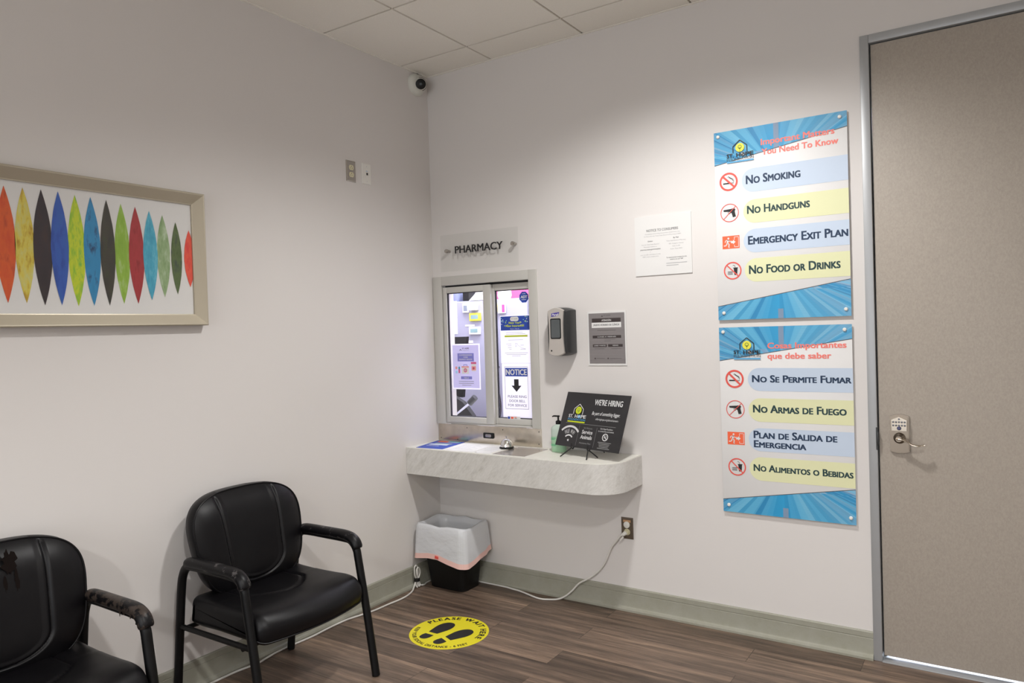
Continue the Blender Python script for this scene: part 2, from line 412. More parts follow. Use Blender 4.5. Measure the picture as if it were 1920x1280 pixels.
baseboard('baseboard_beside_door', (3.485, 0, 0), (RX, 0, 0), (0, -1, 0)); baseboard('baseboard_right', (RX, RY, 0), (RX, 0, 0), (-1, 0, 0))
# pharmacy room behind the window
PW = mat('pharmacy_wall_paint', '#dcdbe6', .7)
struct(MB().box((-2.6, 2.5, 0), (1.9, 2.6, H+.1), PW), 'wall_far')
struct(MB().box((-2.7, .12, 0), (-2.6, 2.6, H+.1), PW), 'wall_inner_left')
struct(MB().box((1.9, .12, 0), (2.0, 2.5, H+.1), PW), 'wall_inner_right')
struct(MB().box((-2.6, .12, H), (RX, 2.6, H+.1), PW), 'ceiling_inner')
PINK = mat('pink_paint', '#e0608f', .6)

# ------------------------------------------------------------------ door
def build_door():
    t = thing('door_1', (2.9, 0, 0), 'tall beige speckled door with keypad lever lock in aluminium frame', 'door', kind='structure')
    LOCb = t
    f = MB()
    f.box((2.4749, -.012, 0), (2.5105, .115, 2.7732), ALU, .002); f.box((3.449, -.012, 0), (3.485, .115, 2.7732), ALU, .002)
    fo = f.build('frame', t)
    MB().box((2.5105, -.011, 2.7365), (3.449, .115, 2.7732), ALU, .002).build('frame_head', t)
    MB().box((2.5105, .05, .0), (2.5225, .1, 2.7365), BLACKM).box((2.5105, .05, 2.7245), (3.449, .1, 2.7365), BLACKM).build('stop', t)
    MB().box((2.5165, .003, .026), (3.444, .047, 2.7305), DOORM, .0015).build('leaf', t)
    m = MB(); m.box((2.5055, -.0135, .945), (2.5125, -.0125, 1.045), DKGREY); m.box((2.509, -.019, .965), (2.516, -.0125, 1.025), DKGREY, .001); m.build('strike_plate', t)
    MB().box((2.5105, -.02, 0), (3.449, .09, .006), ALU, .002).build('threshold', t)
    # keypad lock
    fr = on_back(2.598, 1.02, -.002)
    def outline(w, h, k, n=10):
        return [(-w+2*w*i/n, -h - k*(1-(2*i/n-1)**2)) for i in range(n+1)] + [(w-2*w*i/n, h + k*(1-(2*i/n-1)**2)) for i in range(n+1)]
    m = MB(); m.prism(fr, outline(.0375, .077, .008), 0, .008, NICKEL); m.prism(fr, outline(.034, .073, .008), .008, .013, NICKEL)
    lk = m.build('door_handle', t)
    m = MB(); m.prism(fr, [(-.029, .015), (.029, .015), (.03, .062), (0, .076), (-.03, .062)], .012, .026, NICKEL2); kp = m.build('keypad', lk)
    KEY = mat('grey_key', '#6f7076', .35, .6)
    for r in range(2):
        for k in range(5): MB().lathe(fr.sub(-.0225+.0112*k, .053-.0145*r, .026), [(.0042, 0), (.0042, .0015), (.002, .0025)], KEY, 12).build('key', lk)
    MB().lathe(fr.sub(0, .066, .026), [(.004, 0), (.003, .002)], KEY, 12).build('key', lk)
    MB().lathe(fr.sub(0, .0265, .026), [(.0085, 0), (.0085, .004), (.006, .006)], mat('lock_button', '#4a4a66', .25, .5), 18).build('lock_button', lk)
    m = MB(); m.lathe(fr.sub(0, -.018, .012), [(.024, 0), (.024, .004), (.017, .012), (.0125, .018), (.0125, .038)], NICKEL, 28)
    pts = [fr.p(*q) for q in ((-.006, -.018, .045), (.01, -.0175, .05), (.03, -.026, .053), (.05, -.0385, .054), (.07, -.0425, .052), (.09, -.0405, .047), (.098, -.0385, .046))]
    m.tube(smooth_path(pts, 5), [.011]*4+[.0095]*6+[.0085]*12+[.007]*9, NICKEL2, 12, flat=.45, up=(0, -1, 0)); m.build('lever', lk)
build_door()

# ------------------------------------------------------------------ pharmacy service window
def build_window():
    t = thing('window_1', (.385, 0, .955), 'aluminium two-sash sliding service window under the clear sign', 'window', kind='structure')
    f = MB(); z0, z1 = .953, 1.8705
    f.box((.0045, -.012, z0), (.072, .11, z1), SASH, .0015); f.box((.712, -.012, z0), (.766, .11, z1), SASH, .0015)
    f.box((.072, -.0118, 1.815), (.712, .11, z1-.0002), SASH, .0015); f.box((.072, .004, z0), (.712, .11, .962), SASH, .001)
    f.box((.072, .03, 1.802), (.712, .1, 1.815), BLACKM)
    f.build('frame', t)
    def sash(x0, x1, g0, g1, y, zb, zt, gz0, gz1):
        m = MB(); d = .024
        m.box((x0, y, zb), (g0, y+d, zt), SASH, .0015); m.box((g1, y, zb), (x1, y+d, zt), SASH, .0015)
        m.box((g0, y+.0005, zb), (g1, y+d, gz0), SASH, .001); m.box((g0, y+.0005, gz1), (g1, y+d, zt), SASH, .001)
        GK = mat('glazing_gasket', '#23222c', .6)
        for a, b in (((g0, gz0), (g0+.006, gz1)), ((g1-.004, gz0), (g1, gz1)), ((g0, gz0), (g1, gz0+.005)), ((g0, gz1-.005), (g1, gz1))):
            m.box((a[0], y+.009, a[1]), (b[0], y+.02, b[1]), GK)
        o = m.build('sash', t)
        MB().box((g0, y+.0125, gz0), (g1, y+.0165, gz1), GLASS).build('pane', o)
    sash(.0765, .437, .104, .383, -.004, .964, 1.803, 1.0, 1.767)
    sash(.392, .7115, .449, .7025, .0215, .964, 1.803, 1.0, 1.765)
build_window()
m = MB(); fr = on_back(0, 0)
m.box((.010, -.006, .846), (.768, .0, .9525), STEEL, .001)
sp = m.build('stainless_panel', base=(.39, 0, .846)); tag(sp, 'stainless steel backsplash strip below the sliding service window', 'metal panel')
m = MB(); m.prism(on_back(.3985, .8955, .006), rrect(.076, .034, .006), 0, .006, BLACK); m.prism(on_back(.3985, .8955, .012), rrect(.044, .018, .008), 0, .003, STEEL2); m.build('push_plate', sp)
for a, b in ((.03, .864), (.235, .935), (.5, .935), (.752, .935), (.75, .864), (.16, .86)): MB().lathe(on_back(a, b, .006), [(.0035, 0), (.003, .0012)], DKGREY, 10).build('screw', sp)

# ------------------------------------------------------------------ things taped on the window
def logo(m, fr, d, word, yel, line, globe=None, strip=None, fine=True):
    """house outline, yellow tree disc, two-line name; unit frame: 0..1 wide, baseline of name at 0"""
    m.stroke(fr, [(.24, .17), (.24, .40), (.5, .62), (.76, .40), (.76, .17)], .03, d, line)
    m.disc(fr, .5, .34, .165, d, yel, 30)
    if fine:
        m.stroke(fr, [(.5, .19), (.5, .36)], .02, d+.0003, TREEG); m.ring(fr, .5, .36, .05, .075, d+.0003, TREEG, 16)
        m.stroke(fr, [(.5, .28), (.45, .34)], .015, d+.0003, TREEG); m.stroke(fr, [(.5, .28), (.55, .34)], .015, d+.0003, TREEG)
    m.text(fr, 'ST.', 0, 0, d+.0002, word, h=.145, w=.26, bold=.03); m.text(fr, 'H', .36, 0, d+.0002, word, h=.145, w=.15, bold=.03)
    m.disc(fr, .605, .07, .078, d+.0002, globe or LBLUE, 22); m.stroke(fr, [(.55, .03), (.66, .11)], .03, d+.0004, word); m.stroke(fr, [(.56, .11), (.64, .04)], .02, d+.0004, WHITE)
    m.text(fr, 'PE', .70, 0, d+.0002, word, h=.145, w=.3, bold=.03)
    m.text(fr, 'FOUNDATION', 0, -.115, d+.0002, globe or line, h=.085, w=1., bold=.0)
    if strip: m.rect(fr, 0, -.2, 1, -.145, d+.0002, strip)
LAV = mat_backlit('lavender_paper', '#d9d5f0', .5); LAVD = mat_backlit('lavender_block', '#9a9ad8', .4); PINKI = mat('pink_ink', '#d8608e', .6); PEACH = mat('peach_ink', '#f2a49b', .6); TEALI = mat('teal_ink', '#4aa5bd', .6)
def lines(m, fr, a0, a1, b, d, ink, h=.0022):
    m.rect(fr, a0, b, a1, b+h, d, ink)
def sheet(name, x0, x1, z0, z1, y, label, cat, paper=PAPERT, group=None, th=.0008):
    t = thing(name, ((x0+x1)/2, -y, z0), label, cat, group); fr = on_back(x0, z0, y)
    MB().box((0, 0, 0), (x1-x0, z1-z0, th), paper, fr=fr).build('paper', t)
    return t, Fr(fr.p(0, 0, th+.0003), fr.u, fr.v, fr.n), x1-x0, z1-z0
yL, yR = -.0078, -.0335      # outside face of each pane (negative = behind wall face)
t, fr, w, h = sheet('flyer', .124, .34, 1.17, 1.45, yL, 'lavender flyer with medicine drawings taped on the window pane nearer the corner', 'flyer')
m = MB(); m.rect(fr, .008, .008, w-.008, h-.008, 0, LAV); m.rect(fr, .045, .172, .17, .222, .0002, LAVD); m.rect(fr, .068, .062, .152, .08, .0002, LAVD)
m.stroke(fr, [(.062, .238), (.07, .247), (.078, .238)], .003, .0003, INKB)
m.disc(fr, .104, .118, .001, .0003, PINKI); m.rect(fr, .075, .096, .13, .138, .0003, WHITE); m.rect(fr, .075, .134, .13, .142, .0005, PEACH)
m.stroke(fr, [(.09, .143), (.09, .151), (.117, .151), (.117, .143)], .004, .0003, LAVD); m.disc(fr, .103, .117, .013, .0005, PINKI, 20)
m.rect(fr, .1, .11, .106, .124, .0007, WHITE); m.rect(fr, .096, .114, .11, .12, .0007, WHITE)
m.rect(fr, .15, .112, .184, .158, .0003, WHITE); m.rect(fr, .147, .156, .187, .168, .0004, PINKI); m.rect(fr, .151, .117, .184, .142, .0005, PEACH)
m.rect(fr, .164, .121, .17, .138, .0007, PINKI); m.rect(fr, .158, .127, .176, .133, .0007, PINKI)
m.flat(fr, [(a, b+.012) for a, b in rrect(.013, .026, .0062, 4, .056, .115)], .0003, TEALI); m.rect(fr, .0495, .1, .0625, .124, .0005, PINKI); m.disc(fr, .033, .132, .009, .0003, PEACH, 16); m.disc(fr, .034, .106, .009, .0003, mat('sky_ink', '#a8d5ee', .6), 16)
m.build('artwork', t)
m = MB(); m.text(fr, 'ST. HOPE', .083, .247, .0004, INKB, h=.009, w=.052, bold=.02); m.text(fr, 'FOUNDATION', .083, .237, .0004, GREYINK, h=.005, w=.05)
for s, b, ww in (('COMPREHENSIVE', .207, .1), ('CARE', .194, .035), ('PHARMACY SERVICES', .18, .1)): m.text(fr, s, .1075, b, .0005, WHITE, h=.008, w=ww, al='C', bold=.02)
m.text(fr, 'REFILLS', .11, .0665, .0005, WHITE, h=.008, w=.034, al='C', bold=.02)
for b, a0, a1 in ((.048, .05, .165), (.036, .05, .165), (.024, .075, .145)): lines(m, fr, a0, a1, b, .0004, GREYINK, .003)
m.build('lettering', t)
t, fr, w, h = sheet('flyer', .478, .692, 1.329, 1.612, yR, 'white sheet with blue New Year banner on the window pane beside the dispenser', 'flyer')
CONF = [mat('confetti_lime', '#c5de6a', .5), mat('confetti_mint', '#8fd8c8', .5), mat('confetti_white', '#e8eef8', .5)]
m = MB(); m.rect(fr, .004, .195, w-.006, h-.004, 0, NAVY); m.flat(fr, rrect(.06, .026, .012, 5, .103, .262), .0003, WHITE); m.rect(fr, .03, .155, .192, .166, .0003, mat('highlighter', '#c3cf3a', .6))
for k in range(26):
    a = random.uniform(.008, .065) if k % 2 else random.uniform(.14, .202); b = random.uniform(.23, .274) - (.01 if .03 < a < .17 else -.0)
    q = fr.sub(a, b, .0003, rot=random.uniform(0, 3)); m.rect(q, -.003, -.0022, .003, .0022, 0, CONF[k % 3])
m.build('artwork', t)
m = MB(); m.text(fr, 'ST. HOPE', .103, .258, .0005, GREYINK, h=.008, w=.045, al='C')
m.text(fr, 'New Year!', .105, .234, .0005, LIME, h=.012, w=.085, al='C', bold=.03); m.text(fr, 'New Insurance!', .105, .216, .0005, LIME, h=.012, w=.13, al='C', bold=.03); m.text(fr, 'Stop in. Stop by.', .105, .2015, .0005, WHITE, h=.006, w=.066, al='C')
for b, a0, a1 in ((.182, .04, .16), (.172, .04, .178), (.137, .055, .16), (.113, .04, .078), (.103, .05, .078), (.092, .052, .078), (.082, .06, .078), (.06, .03, .19), (.05, .04, .18), (.042, .08, .14), (.105, .14, .165), (.082, .14, .178)): lines(m, fr, a0, a1, b, .0004, GREYINK, .002)
m.stroke(fr, [(.105, .118), (.118, .118), (.112, .098), (.105, .098), (.105, .118)], .0014, .0004, GREYINK); m.stroke(fr, [(.118, .112), (.128, .104), (.15, .09), (.175, .084)], .0012, .0004, GREYINK); m.build('lettering', t)
t, fr, w, h = sheet('notice_sheet', .481, .697, 1.006, 1.3275, yR, 'white notice sheet with black down arrow on the window pane', 'notice')
m = MB(); m.stroke(fr, [(.02, .052), (.182, .052), (.182, .302), (.02, .302), (.02, .052)], .0025, .0002, GREYINK); m.rect(fr, .024, .245, .18, .295, .0002, NAVY)
m.text(fr, 'NOTICE', .102, .253, .0005, WHITE, h=.034, w=.147, al='C', bold=.03)
m.flat(fr, [(.085, .228), (.117, .228), (.117, .19), (.136, .19), (.101, .153), (.066, .19), (.085, .19)], .0003, INKB)
for s, b, ww in (('PLEASE RING', .118, .132), ('DOOR BELL', .092, .112), ('FOR SERVICE', .066, .132)): m.text(fr, s, .104, b, .0003, DGREYINK, h=.0145, w=ww, al='C', bold=.006)
m.build('print', t)
# alarm company sticker and payment card sticker
m = MB(); fr = on_back(.652, 1.7165, yR); o8 = [(.0335*math.cos(PI/8+PI/4*k), .0345*math.sin(PI/8+PI/4*k)) for k in range(8)]
m.prism(fr, o8, 0, .0006, NAVY); m.text(fr, 'ADT', 0, -.007, .0012, WHITE, h=.0165, w=.046, al='C', bold=.03, shear=.15); lines(m, fr, -.017, .017, -.016, .0012, WHITE, .0025); lines(m, fr, -.012, .012, .019, .0012, WHITE, .002)
tag(m.build('alarm_sticker', base=(.652, -yR, 1.683)), 'blue octagonal alarm sticker on the window pane above the blue-bannered sheet', 'sticker')
m = MB(); fr = on_back(.52, .9965, -.0215); m.box((0, 0, 0), (.09, .018, .0005), PAPER, fr=fr); m.rect(fr, .002, .002, .017, .016, .0009, NAVY); m.rect(fr, .024, .003, .034, .015, .0009, RED); m.rect(fr, .034, .003, .042, .015, .0009, ORANGE); m.rect(fr, .05, .004, .066, .008, .0009, GREYINK); m.rect(fr, .05, .011, .064, .015, .0009, ORANGE)
tag(m.build('card_sticker', base=(.565, .026, .9965)), 'small strip of payment card logos below the black-arrow notice sheet', 'sticker')

# ------------------------------------------------------------------ pharmacy interior seen through the panes
def build_pharmacy():
    FRG = mat('refrigerator_grey', '#8f8f9f', .45)
    t = thing('refrigerator', (-.15, 1.35, 0), 'large pale grey medicine refrigerator behind the service window', 'refrigerator')
    m = MB(); m.box((-.72, 1.012, .06), (.075, 1.7, 1.765), FRG, .006); m.box((-.70, 1.03, 0), (.055, 1.68, .06), DKGREY); m.build('body', t)
    d = MB().box((-.718, .985, .1), (-.222, 1.011, 1.76), FRG, .005).build('door', t)
    d2 = MB().box((-.205, .985, .1), (.073, 1.011, 1.76), FRG, .005).build('door', t)
    MB().box((-.24, .972, 1.59), (-.228, .985, 1.635), DKGREY).build('handle', d); MB().lathe(on_back(-.225+.03, 1.25, -.985), [(.008, 0), (.006, .006)], DKGREY, 12).build('lock', d2)
    YW = mat('yellow_plastic', '#e4d440', .45); SCR = mat('lcd_teal', '#7f9fa0', .3); SCG = mat('lcd_grey', '#77808c', .3); PK = mat('magenta_plastic', '#df3f86', .45)
    def device(x0, x1, z0, z1, body, scr, label, sx=(.15, .8), sz=(.25, .75)):
        t = thing('thermometer', ((x0+x1)/2, .985, z0), label, 'thermometer', 'digital thermometers stuck on the refrigerator')
        MB().box((x0, .968, z0), (x1, .9845, z1), body, .003).build('case', t)
        w, h = x1-x0, z1-z0; MB().box((x0+w*sx[0], .9665, z0+h*sz[0]), (x0+w*sx[1], .968, z0+h*sz[1]), scr).build('screen', t)
    device(-.512, -.454, 1.673, 1.743, WHITEP, SCG, 'white upright thermometer with grey screen on the grey refrigerator', (.2, .8), (.18, .8))
    device(-.449, -.343, 1.606, 1.668, YW, SCR, 'yellow framed thermometer above the white one on refrigerator door')
    device(-.456, -.35, 1.502, 1.561, WHITEP, SCR, 'white wide thermometer with teal screen, lowest on refrigerator')
    device(-.255, -.184, 1.667, 1.732, YW, SCG, 'pale yellow thermometer beside the magenta-panelled one on the refrigerator')
    device(-.18, -.112, 1.655, 1.732, WHITEP, PK, 'white thermometer with magenta panel on the grey refrigerator', (.6, .95), (.1, .85))
    tag(MB().box((-.437, .95, 1.688), (-.368, .9845, 1.728), WHITEP, .004).build('label_holder', base=(-.4, .985, 1.688)), 'small white box holder beside the upright white thermometer', 'holder')
    tag(MB().box((-.5, .9825, 1.566), (-.409, .9847, 1.579), PAPER).build('label_strip', base=(-.45, .985, 1.566)), 'thin white label strip above the lowest teal-screen thermometer', 'label')
    tag(MB().box((-.50, .9825, 1.437), (-.43, .9847, 1.456), PAPER).build('label_strip', base=(-.46, .985, 1.437)), 'short white label strip just above the lavender flyer', 'label')
    for z0, z1, lb in ((1.64, 1.768, 'upper of two white papers taped along the refrigerator door edge'), (1.509, 1.637, 'lower of two white papers taped along the refrigerator door edge')):
        tag(MB().box((-.69, .982, z0), (-.577, .9845, z1), PAPER).build('paper_sheet', base=(-.63, .985, z0)), lb, 'paper')
    # on top of the refrigerator
    z = 1.766
    tag(MB().box((-.568, 1.05, z), (-.506, 1.2, z+.12), BLACK, .006).build('storage_box', base=(-.54, 1.12, z)), 'dark box standing on top of the refrigerator', 'box')
    tag(MB().box((-.68, 1.05, z), (-.615, 1.2, z+.11), mat('blue_grey_bin', '#7f86a4', .5), .006).build('storage_bin', base=(-.65, 1.12, z)), 'blue grey bin on refrigerator top beside the dark box', 'bin')
    m = MB(); m.prism(Fr((0, 1.0, z), (1, 0, 0), (0, 0, 1), (0, 1, 0)), [(-.47, 0), (-.33, 0), (-.315, .11), (-.37, .11), (-.41, .05)], 0, .16, WHITEP); tag(m.build('storage_box', base=(-.4, 1.08, z), angle=20), 'white open sloping box on refrigerator top near window stile', 'box')
    m = MB(); m.lathe(on_flat(-.2, 1.1, z), [(.045, 0), (.055, .03), (.05, .075), (.03, .09)], WHITEP, 24); tag(m.build('storage_jar', base=(-.2, 1.1, z)), 'round white container on refrigerator top below the pink board', 'container')
    tag(MB().box((-1.62, 2.47, 1.55), (-.5, 2.4995, 2.6), PINK, .004).build('pink_panel', base=(-1.0, 2.5, 1.55)), 'bright pink board on the wall above the refrigerator', 'board')
    # tall open shelf right of the refrigerator
    t = thing('shelf_unit', (.35, 1.2, 0), 'white pink-backed shelf unit beside the grey refrigerator', 'shelf')
    for a in (.1, .7): MB().box((a, 1.0, 0), (a+.015, 1.4, 2.0), WHITEP).build('side_panel', t)
    for z in (.3, .8, 1.25, 1.6, 1.98): MB().box((.115, 1.0, z), (.7, 1.4, z+.018), WHITEP).build('shelf', t)
    MB().box((.115, 1.385, .0), (.7, 1.4, 2.0), PINK).build('back_panel', t)
    for i, (a, cname, hexc, hh) in enumerate(((.13, 'teal', '#3f9aa6', .11), (.21, 'magenta', '#df3f86', .08))):
        tag(MB().box((a, 1.02, 1.6182), (a+.07, 1.14, 1.618+hh), mat(cname+'_box', hexc, .5), .003).build('medicine_box', base=(a+.03, 1.08, 1.6182)), cname+' carton on the pink-backed white shelf unit', 'carton', 'cartons on the pharmacy shelf')
    # desk with monitor, chair, phone
    t = thing('desk', (-.1, .45, 0), 'white work counter inside the pharmacy below the window', 'desk')
    MB().box((-1.1, .125, .80), (1.2, .72, .84), WHITEP, .004).build('desktop', t); MB().box((-1.1, .13, 0), (-1.06, .7, .8), WHITEP).build('side_panel', t); MB().box((1.16, .13, 0), (1.2, .7, .8), WHITEP).build('side_panel', t)
    t = thing('monitor', (-.33, .55, .84), 'dark computer monitor behind the lavender flyer', 'monitor')
    m = MB(); m.prism(Fr((-.5, .54, 1.06), (1, .0, 0), (.12, 0, 1), (0, 1, 0)), [(0, 0), (.29, 0), (.29, .43), (0, .43)], 0, .03, BLACK); m.build('screen', t)
    MB().box((-.38, .57, .85), (-.34, .60, 1.1), BLACK).build('stand', t); MB().box((-.46, .5, .8405), (-.26, .66, .85), BLACK, .003).build('base', t)
    t = thing('desk_phone', (.18, .5, .84), 'black desk phone with raised handset on pharmacy desk', 'phone')
    m = MB(); m.prism(Fr((.11, .42, .8405), (0, 1, 0), (0, 0, 1), (1, 0, 0)), [(0, 0), (.2, 0), (.2, .09), (0, .02)], 0, .16, BLACK); m.build('base', t, angle=20)
    m = MB(); m.tube(smooth_path([(.14, .46, .925), (.13, .49, 1.0), (.12, .5, 1.06), (.105, .51, 1.11)], 6), .022, BLACK, 12); m.build('handset', t)
    t = thing('barcode_scanner', (-.05, .4, .84), 'grey handled scanner on stand in front of black tray', 'scanner')
    m = MB(); m.tube([(-.14, .33, .945), (.005, .35, 1.05)], [.006, .008], mat('scanner_grey', '#b8b9c6', .4), 10); m.build('neck', t)
    m = MB(); m.tube([(-.005, .348, 1.043), (.04, .353, 1.085)], .022, DKGREY, 12); m.build('head', t)
    MB().lathe(on_flat(-.14, .33, .8405), [(.05, 0), (.05, .012), (.01, .02), (.008, .105)], DKGREY, 20).build('base', t)
    m = MB(); m.prism(Fr((-.31, .41, .8402), (1, 0, 0), (0, 0, 1), (0, 1, 0)), [(0, 0), (.3, 0), (.28, .11), (.2, .2), (.1, .25), (0, .265)], 0, .04, BLACKM); tag(m.build('file_tray', base=(-.25, .32, .8402), angle=20), 'black slanted tray on pharmacy desk below the lavender flyer', 'tray')
build_pharmacy()

# ------------------------------------------------------------------ PHARMACY acrylic sign
def pharmacy_sign():
    t = thing('room_sign', (.372, 0, 1.9), 'clear acrylic PHARMACY sign on two standoffs above service window', 'sign')
    x0, x1, z0, z1 = .086, .657, 1.899, 2.124; fr = on_back(x0, z0, .018)
    MB().box((0, 0, 0), (x1-x0, z1-z0, .006), ACRYL, .0012, fr=fr).build('panel', t)
    MB().text(fr, 'PHARMACY', .115, .105, .009, INKB, h=.044, w=.352, bold=.012, ext=.03).build('lettering', t, angle=25)
    for a, b in ((.053, .124), (.541, .128)):
        MB().lathe(on_back(x0+a, z0+b, 0), [(.009, 0), (.009, .018), (.0125, .0245), (.0125, .038), (.011, .04)], STEEL2, 20).build('standoff', t)
pharmacy_sign()

# ------------------------------------------------------------------ two rules posters
STRK1 = mat_streak('blue_ray_print_header', .70, 0); STRK2 = mat_streak('blue_ray_print_footer', .23, 0)
def p_smoke(m, fr, r):
    m.ring(fr, 0, 0, r*.80, r, .0009, RED, 44); m.stroke(fr, [(-r*.62, r*.62), (r*.62, -r*.62)], r*.2, .0011, RED)
    m.rect(fr, -r*.6, -r*.24, r*.3, -r*.1, .0005, INKB); m.rect(fr, r*.36, -r*.24, r*.42, -r*.1, .0005, INKB); m.rect(fr, r*.48, -r*.24, r*.54, -r*.1, .0005, INKB)
    for dx, dy in ((0, 0), (.12, -.1)):
        m.stroke(fr, [(r*(a+dx), r*(b+dy)) for a, b in ((-.1, .5), (.05, .56), (.12, .42), (.2, .34), (.34, .36), (.42, .22), (.44, .04))], r*.05, .0005, INKB)
def p_gun(m, fr, r):
    m.flat(fr, [(r*a, r*b) for a, b in ((-.66, .36), (-.66, .2), (-.56, .16), (.0, .12), (.05, -.02), (.18, -.0), (.24, -.12), (.34, -.52), (.68, -.46), (.6, -.1), (.56, .14), (.64, .3), (.56, .42), (.36, .42), (.3, .47), (.24, .42))], .0005, INKB)
    m.ring(fr, -.04*r, .02*r, r*.1, r*.14, .0006, INKB, 16)
    m.ring(fr, 0, 0, r*.92, r, .0009, RED, 44); m.stroke(fr, [(-r*.67, -r*.67), (r*.67, r*.67)], r*.07, .0011, RED)
def p_exit(m, fr, w, h):
    m.rect(fr, -w/2, -h/2, w/2, h/2, .0004, ORANGE); s = h/2
    q = lambda L: [(s*a-w*.19, s*b) for a, b in L]
    m.disc(fr, -w*.19+s*.12, s*.62, s*.15, .0008, WHITE, 14)
    m.stroke(fr, q([(.08, .42), (-.05, -.12)]), s*.26, .0008, WHITE); m.stroke(fr, q([(-.05, -.1), (.22, -.32), (.12, -.78), (.28, -.78)]), s*.15, .0008, WHITE)
    m.stroke(fr, q([(-.08, -.1), (-.28, -.5), (-.62, -.52)]), s*.15, .0008, WHITE); m.stroke(fr, q([(.08, .36), (.36, .08), (.58, .2)]), s*.11, .0008, WHITE); m.stroke(fr, q([(.05, .38), (-.3, .3), (-.42, .0)]), s*.11, .0008, WHITE)
    m.flat(fr, [(w*.0, s*.16), (w*.12, s*.16), (w*.12, s*.36), (w*.27, 0), (w*.12, -s*.36), (w*.12, -s*.16), (w*.0, -s*.16)], .0008, WHITE)
    m.stroke(fr, [(w*.2, s*.3), (w*.2, s*.78), (w*.44, s*.78), (w*.44, -s*.78), (w*.2, -s*.78), (w*.2, -s*.45)], s*.07, .0008, WHITE)
def p_food(m, fr, r):
    for b, hh in ((-.14, .07), (-.28, .07), (-.42, .07)): m.rect(fr, -r*.56, r*b, -r*.0, r*(b+hh), .0005, DGREYINK)
    m.flat(fr, [(r*.12, r*.28), (r*.56, r*.28), (r*.5, -r*.5), (r*.2, -r*.5)], .0005, INKB); m.rect(fr, r*.08, r*.26, r*.6, r*.34, .0006, INKB); m.stroke(fr, [(r*.3, r*.32), (r*.24, r*.56), (r*.04, r*.62)], r*.05, .0005, DGREYINK)
    m.ring(fr, 0, 0, r*.86, r, .0009, RED, 44); m.stroke(fr, [(-r*.63, r*.63), (r*.63, -r*.63)], r*.12, .0011, RED)
def poster(z0, label, title, rows, tz, icons, hd, ft, lg):
    x0, W, Hh = 1.8153, .6024, .918 if z0 > 1 else .907
    t = thing('wall_poster', (x0+W/2, 0, z0), label, 'poster', 'rules posters beside the door')
    MB().box((x0, -.0125, z0), (x0+W, -.0085, z0+Hh), WHITE, .0006).build('board', t)
    fr = on_back(x0, z0, .0128)
    MB().flat(fr, [(0, hd[0]), (W, hd[1]), (W, Hh), (0, Hh)], 0, STRK1).rect(fr, .283, .80, .307, Hh, .0002, mat('grey_blue_print', '#7d93ad', .5)).build('header_band', t)
    MB().flat(fr, [(0, 0), (W, 0), (W, ft[1]), (0, ft[0])], 0, STRK2).rect(fr, .285, 0, .309, .045, .0002, mat('grey_blue_print', '#7d93ad', .5)).build('footer_band', t)
    for e in (hd, ft): MB().stroke(fr, [(0, e[0]), (W, e[1])], .003, .0003, DGREYINK).build('edge_line', t)
    m = MB(); logo(m, fr.sub(lg[0], lg[1], sc=.128), .004, INKB, LOGOY, INKB, DGREYINK, LBLUE); m.build('logo', t)
    for s, a, b, hh, ww in title: MB().text(fr, s, a, b, .0006, CORAL, h=hh, w=ww, bold=.03).build('title_lettering', t)
    for i, (top, bot, left, txts) in enumerate(rows):
        r = (top-bot)/2; cy = (top+bot)/2
        pts = [(W, bot), (W, top)] + [(left+r-r*math.sin(PI*k/16), cy+r*math.cos(PI*k/16)) for k in range(17)]
        MB().flat(fr, pts, .0003, BANDY if i % 2 else BANDB).build('row_band', t)
        m = MB()
        for s, a, b, hh, ww in txts: m.text(fr, s, a, b, .0007, INKG if i % 2 else INK, h=hh, w=ww, bold=.034, sc=True)
        m.build('row_lettering', t)
    for (a, b, r), fn in zip(icons, (p_smoke, p_gun, p_exit, p_food)):
        m = MB()
        if fn is p_exit: p_exit(m, fr.sub(a, b), .083, .062)
        else: fn(m, fr.sub(a, b), r)
        m.build('pictogram', t)
    for a, b in ((.021, Hh-.022), (W-.03, Hh-.024), (.028, .034), (W-.022, .031)):
        MB().lathe(on_back(x0+a, z0+b, 0), [(.004, 0), (.004, .012), (.0085, .0127), (.0085, .016), (.006, .019), (.002, .0195)], WHITEP, 16).build('screw_cap', t)
poster(1.542, 'upper of two blue and white rules posters, in English', 
       [('Important Matters', .224, .824, .029, .326), ('You Need To Know', .227, .777, .029, .338)],
       [(.722, .609, .130, [('No Smoking', .15, .649, .041, .25)]), (.573, .461, .134, [('No Handguns', .152, .506, .039, .286)]),
        (.432, .319, .132, [('Emergency Exit Plan', .153, .358, .041, .444)]), (.291, .179, .134, [('No Food or Drinks', .154, .217, .041, .408)])],
       0, [(.067, .672, .0445), (.068, .521, .0445), (.071, .378, 0), (.0755, .239, .043)], (.757, .848), (.067, .166), (.062, .786))
poster(.598, 'lower of two blue and white rules posters, in Spanish',
       [('Cosas Importantes', .231, .801, .028, .348), ('que debe saber', .23, .7525, .028, .284)],
       [(.709, .598, .135, [('No Se Permite Fumar', .155, .64, .034, .441)]), (.563, .45, .135, [('No Armas de Fuego', .156, .494, .037, .417)]),
        (.419, .308, .132, [('Plan de Salida de', .156, .370, .036, .375), ('Emergencia', .156, .326, .034, .24)]), (.279, .166, .133, [('No Alimentos o Bebidas', .152, .211, .033, .443)])],
       0, [(.071, .655, .0445), (.071, .506, .0445), (.071, .364, 0), (.0725, .224, .043)], (.744, .841), (.06, .161), (.071, .776))

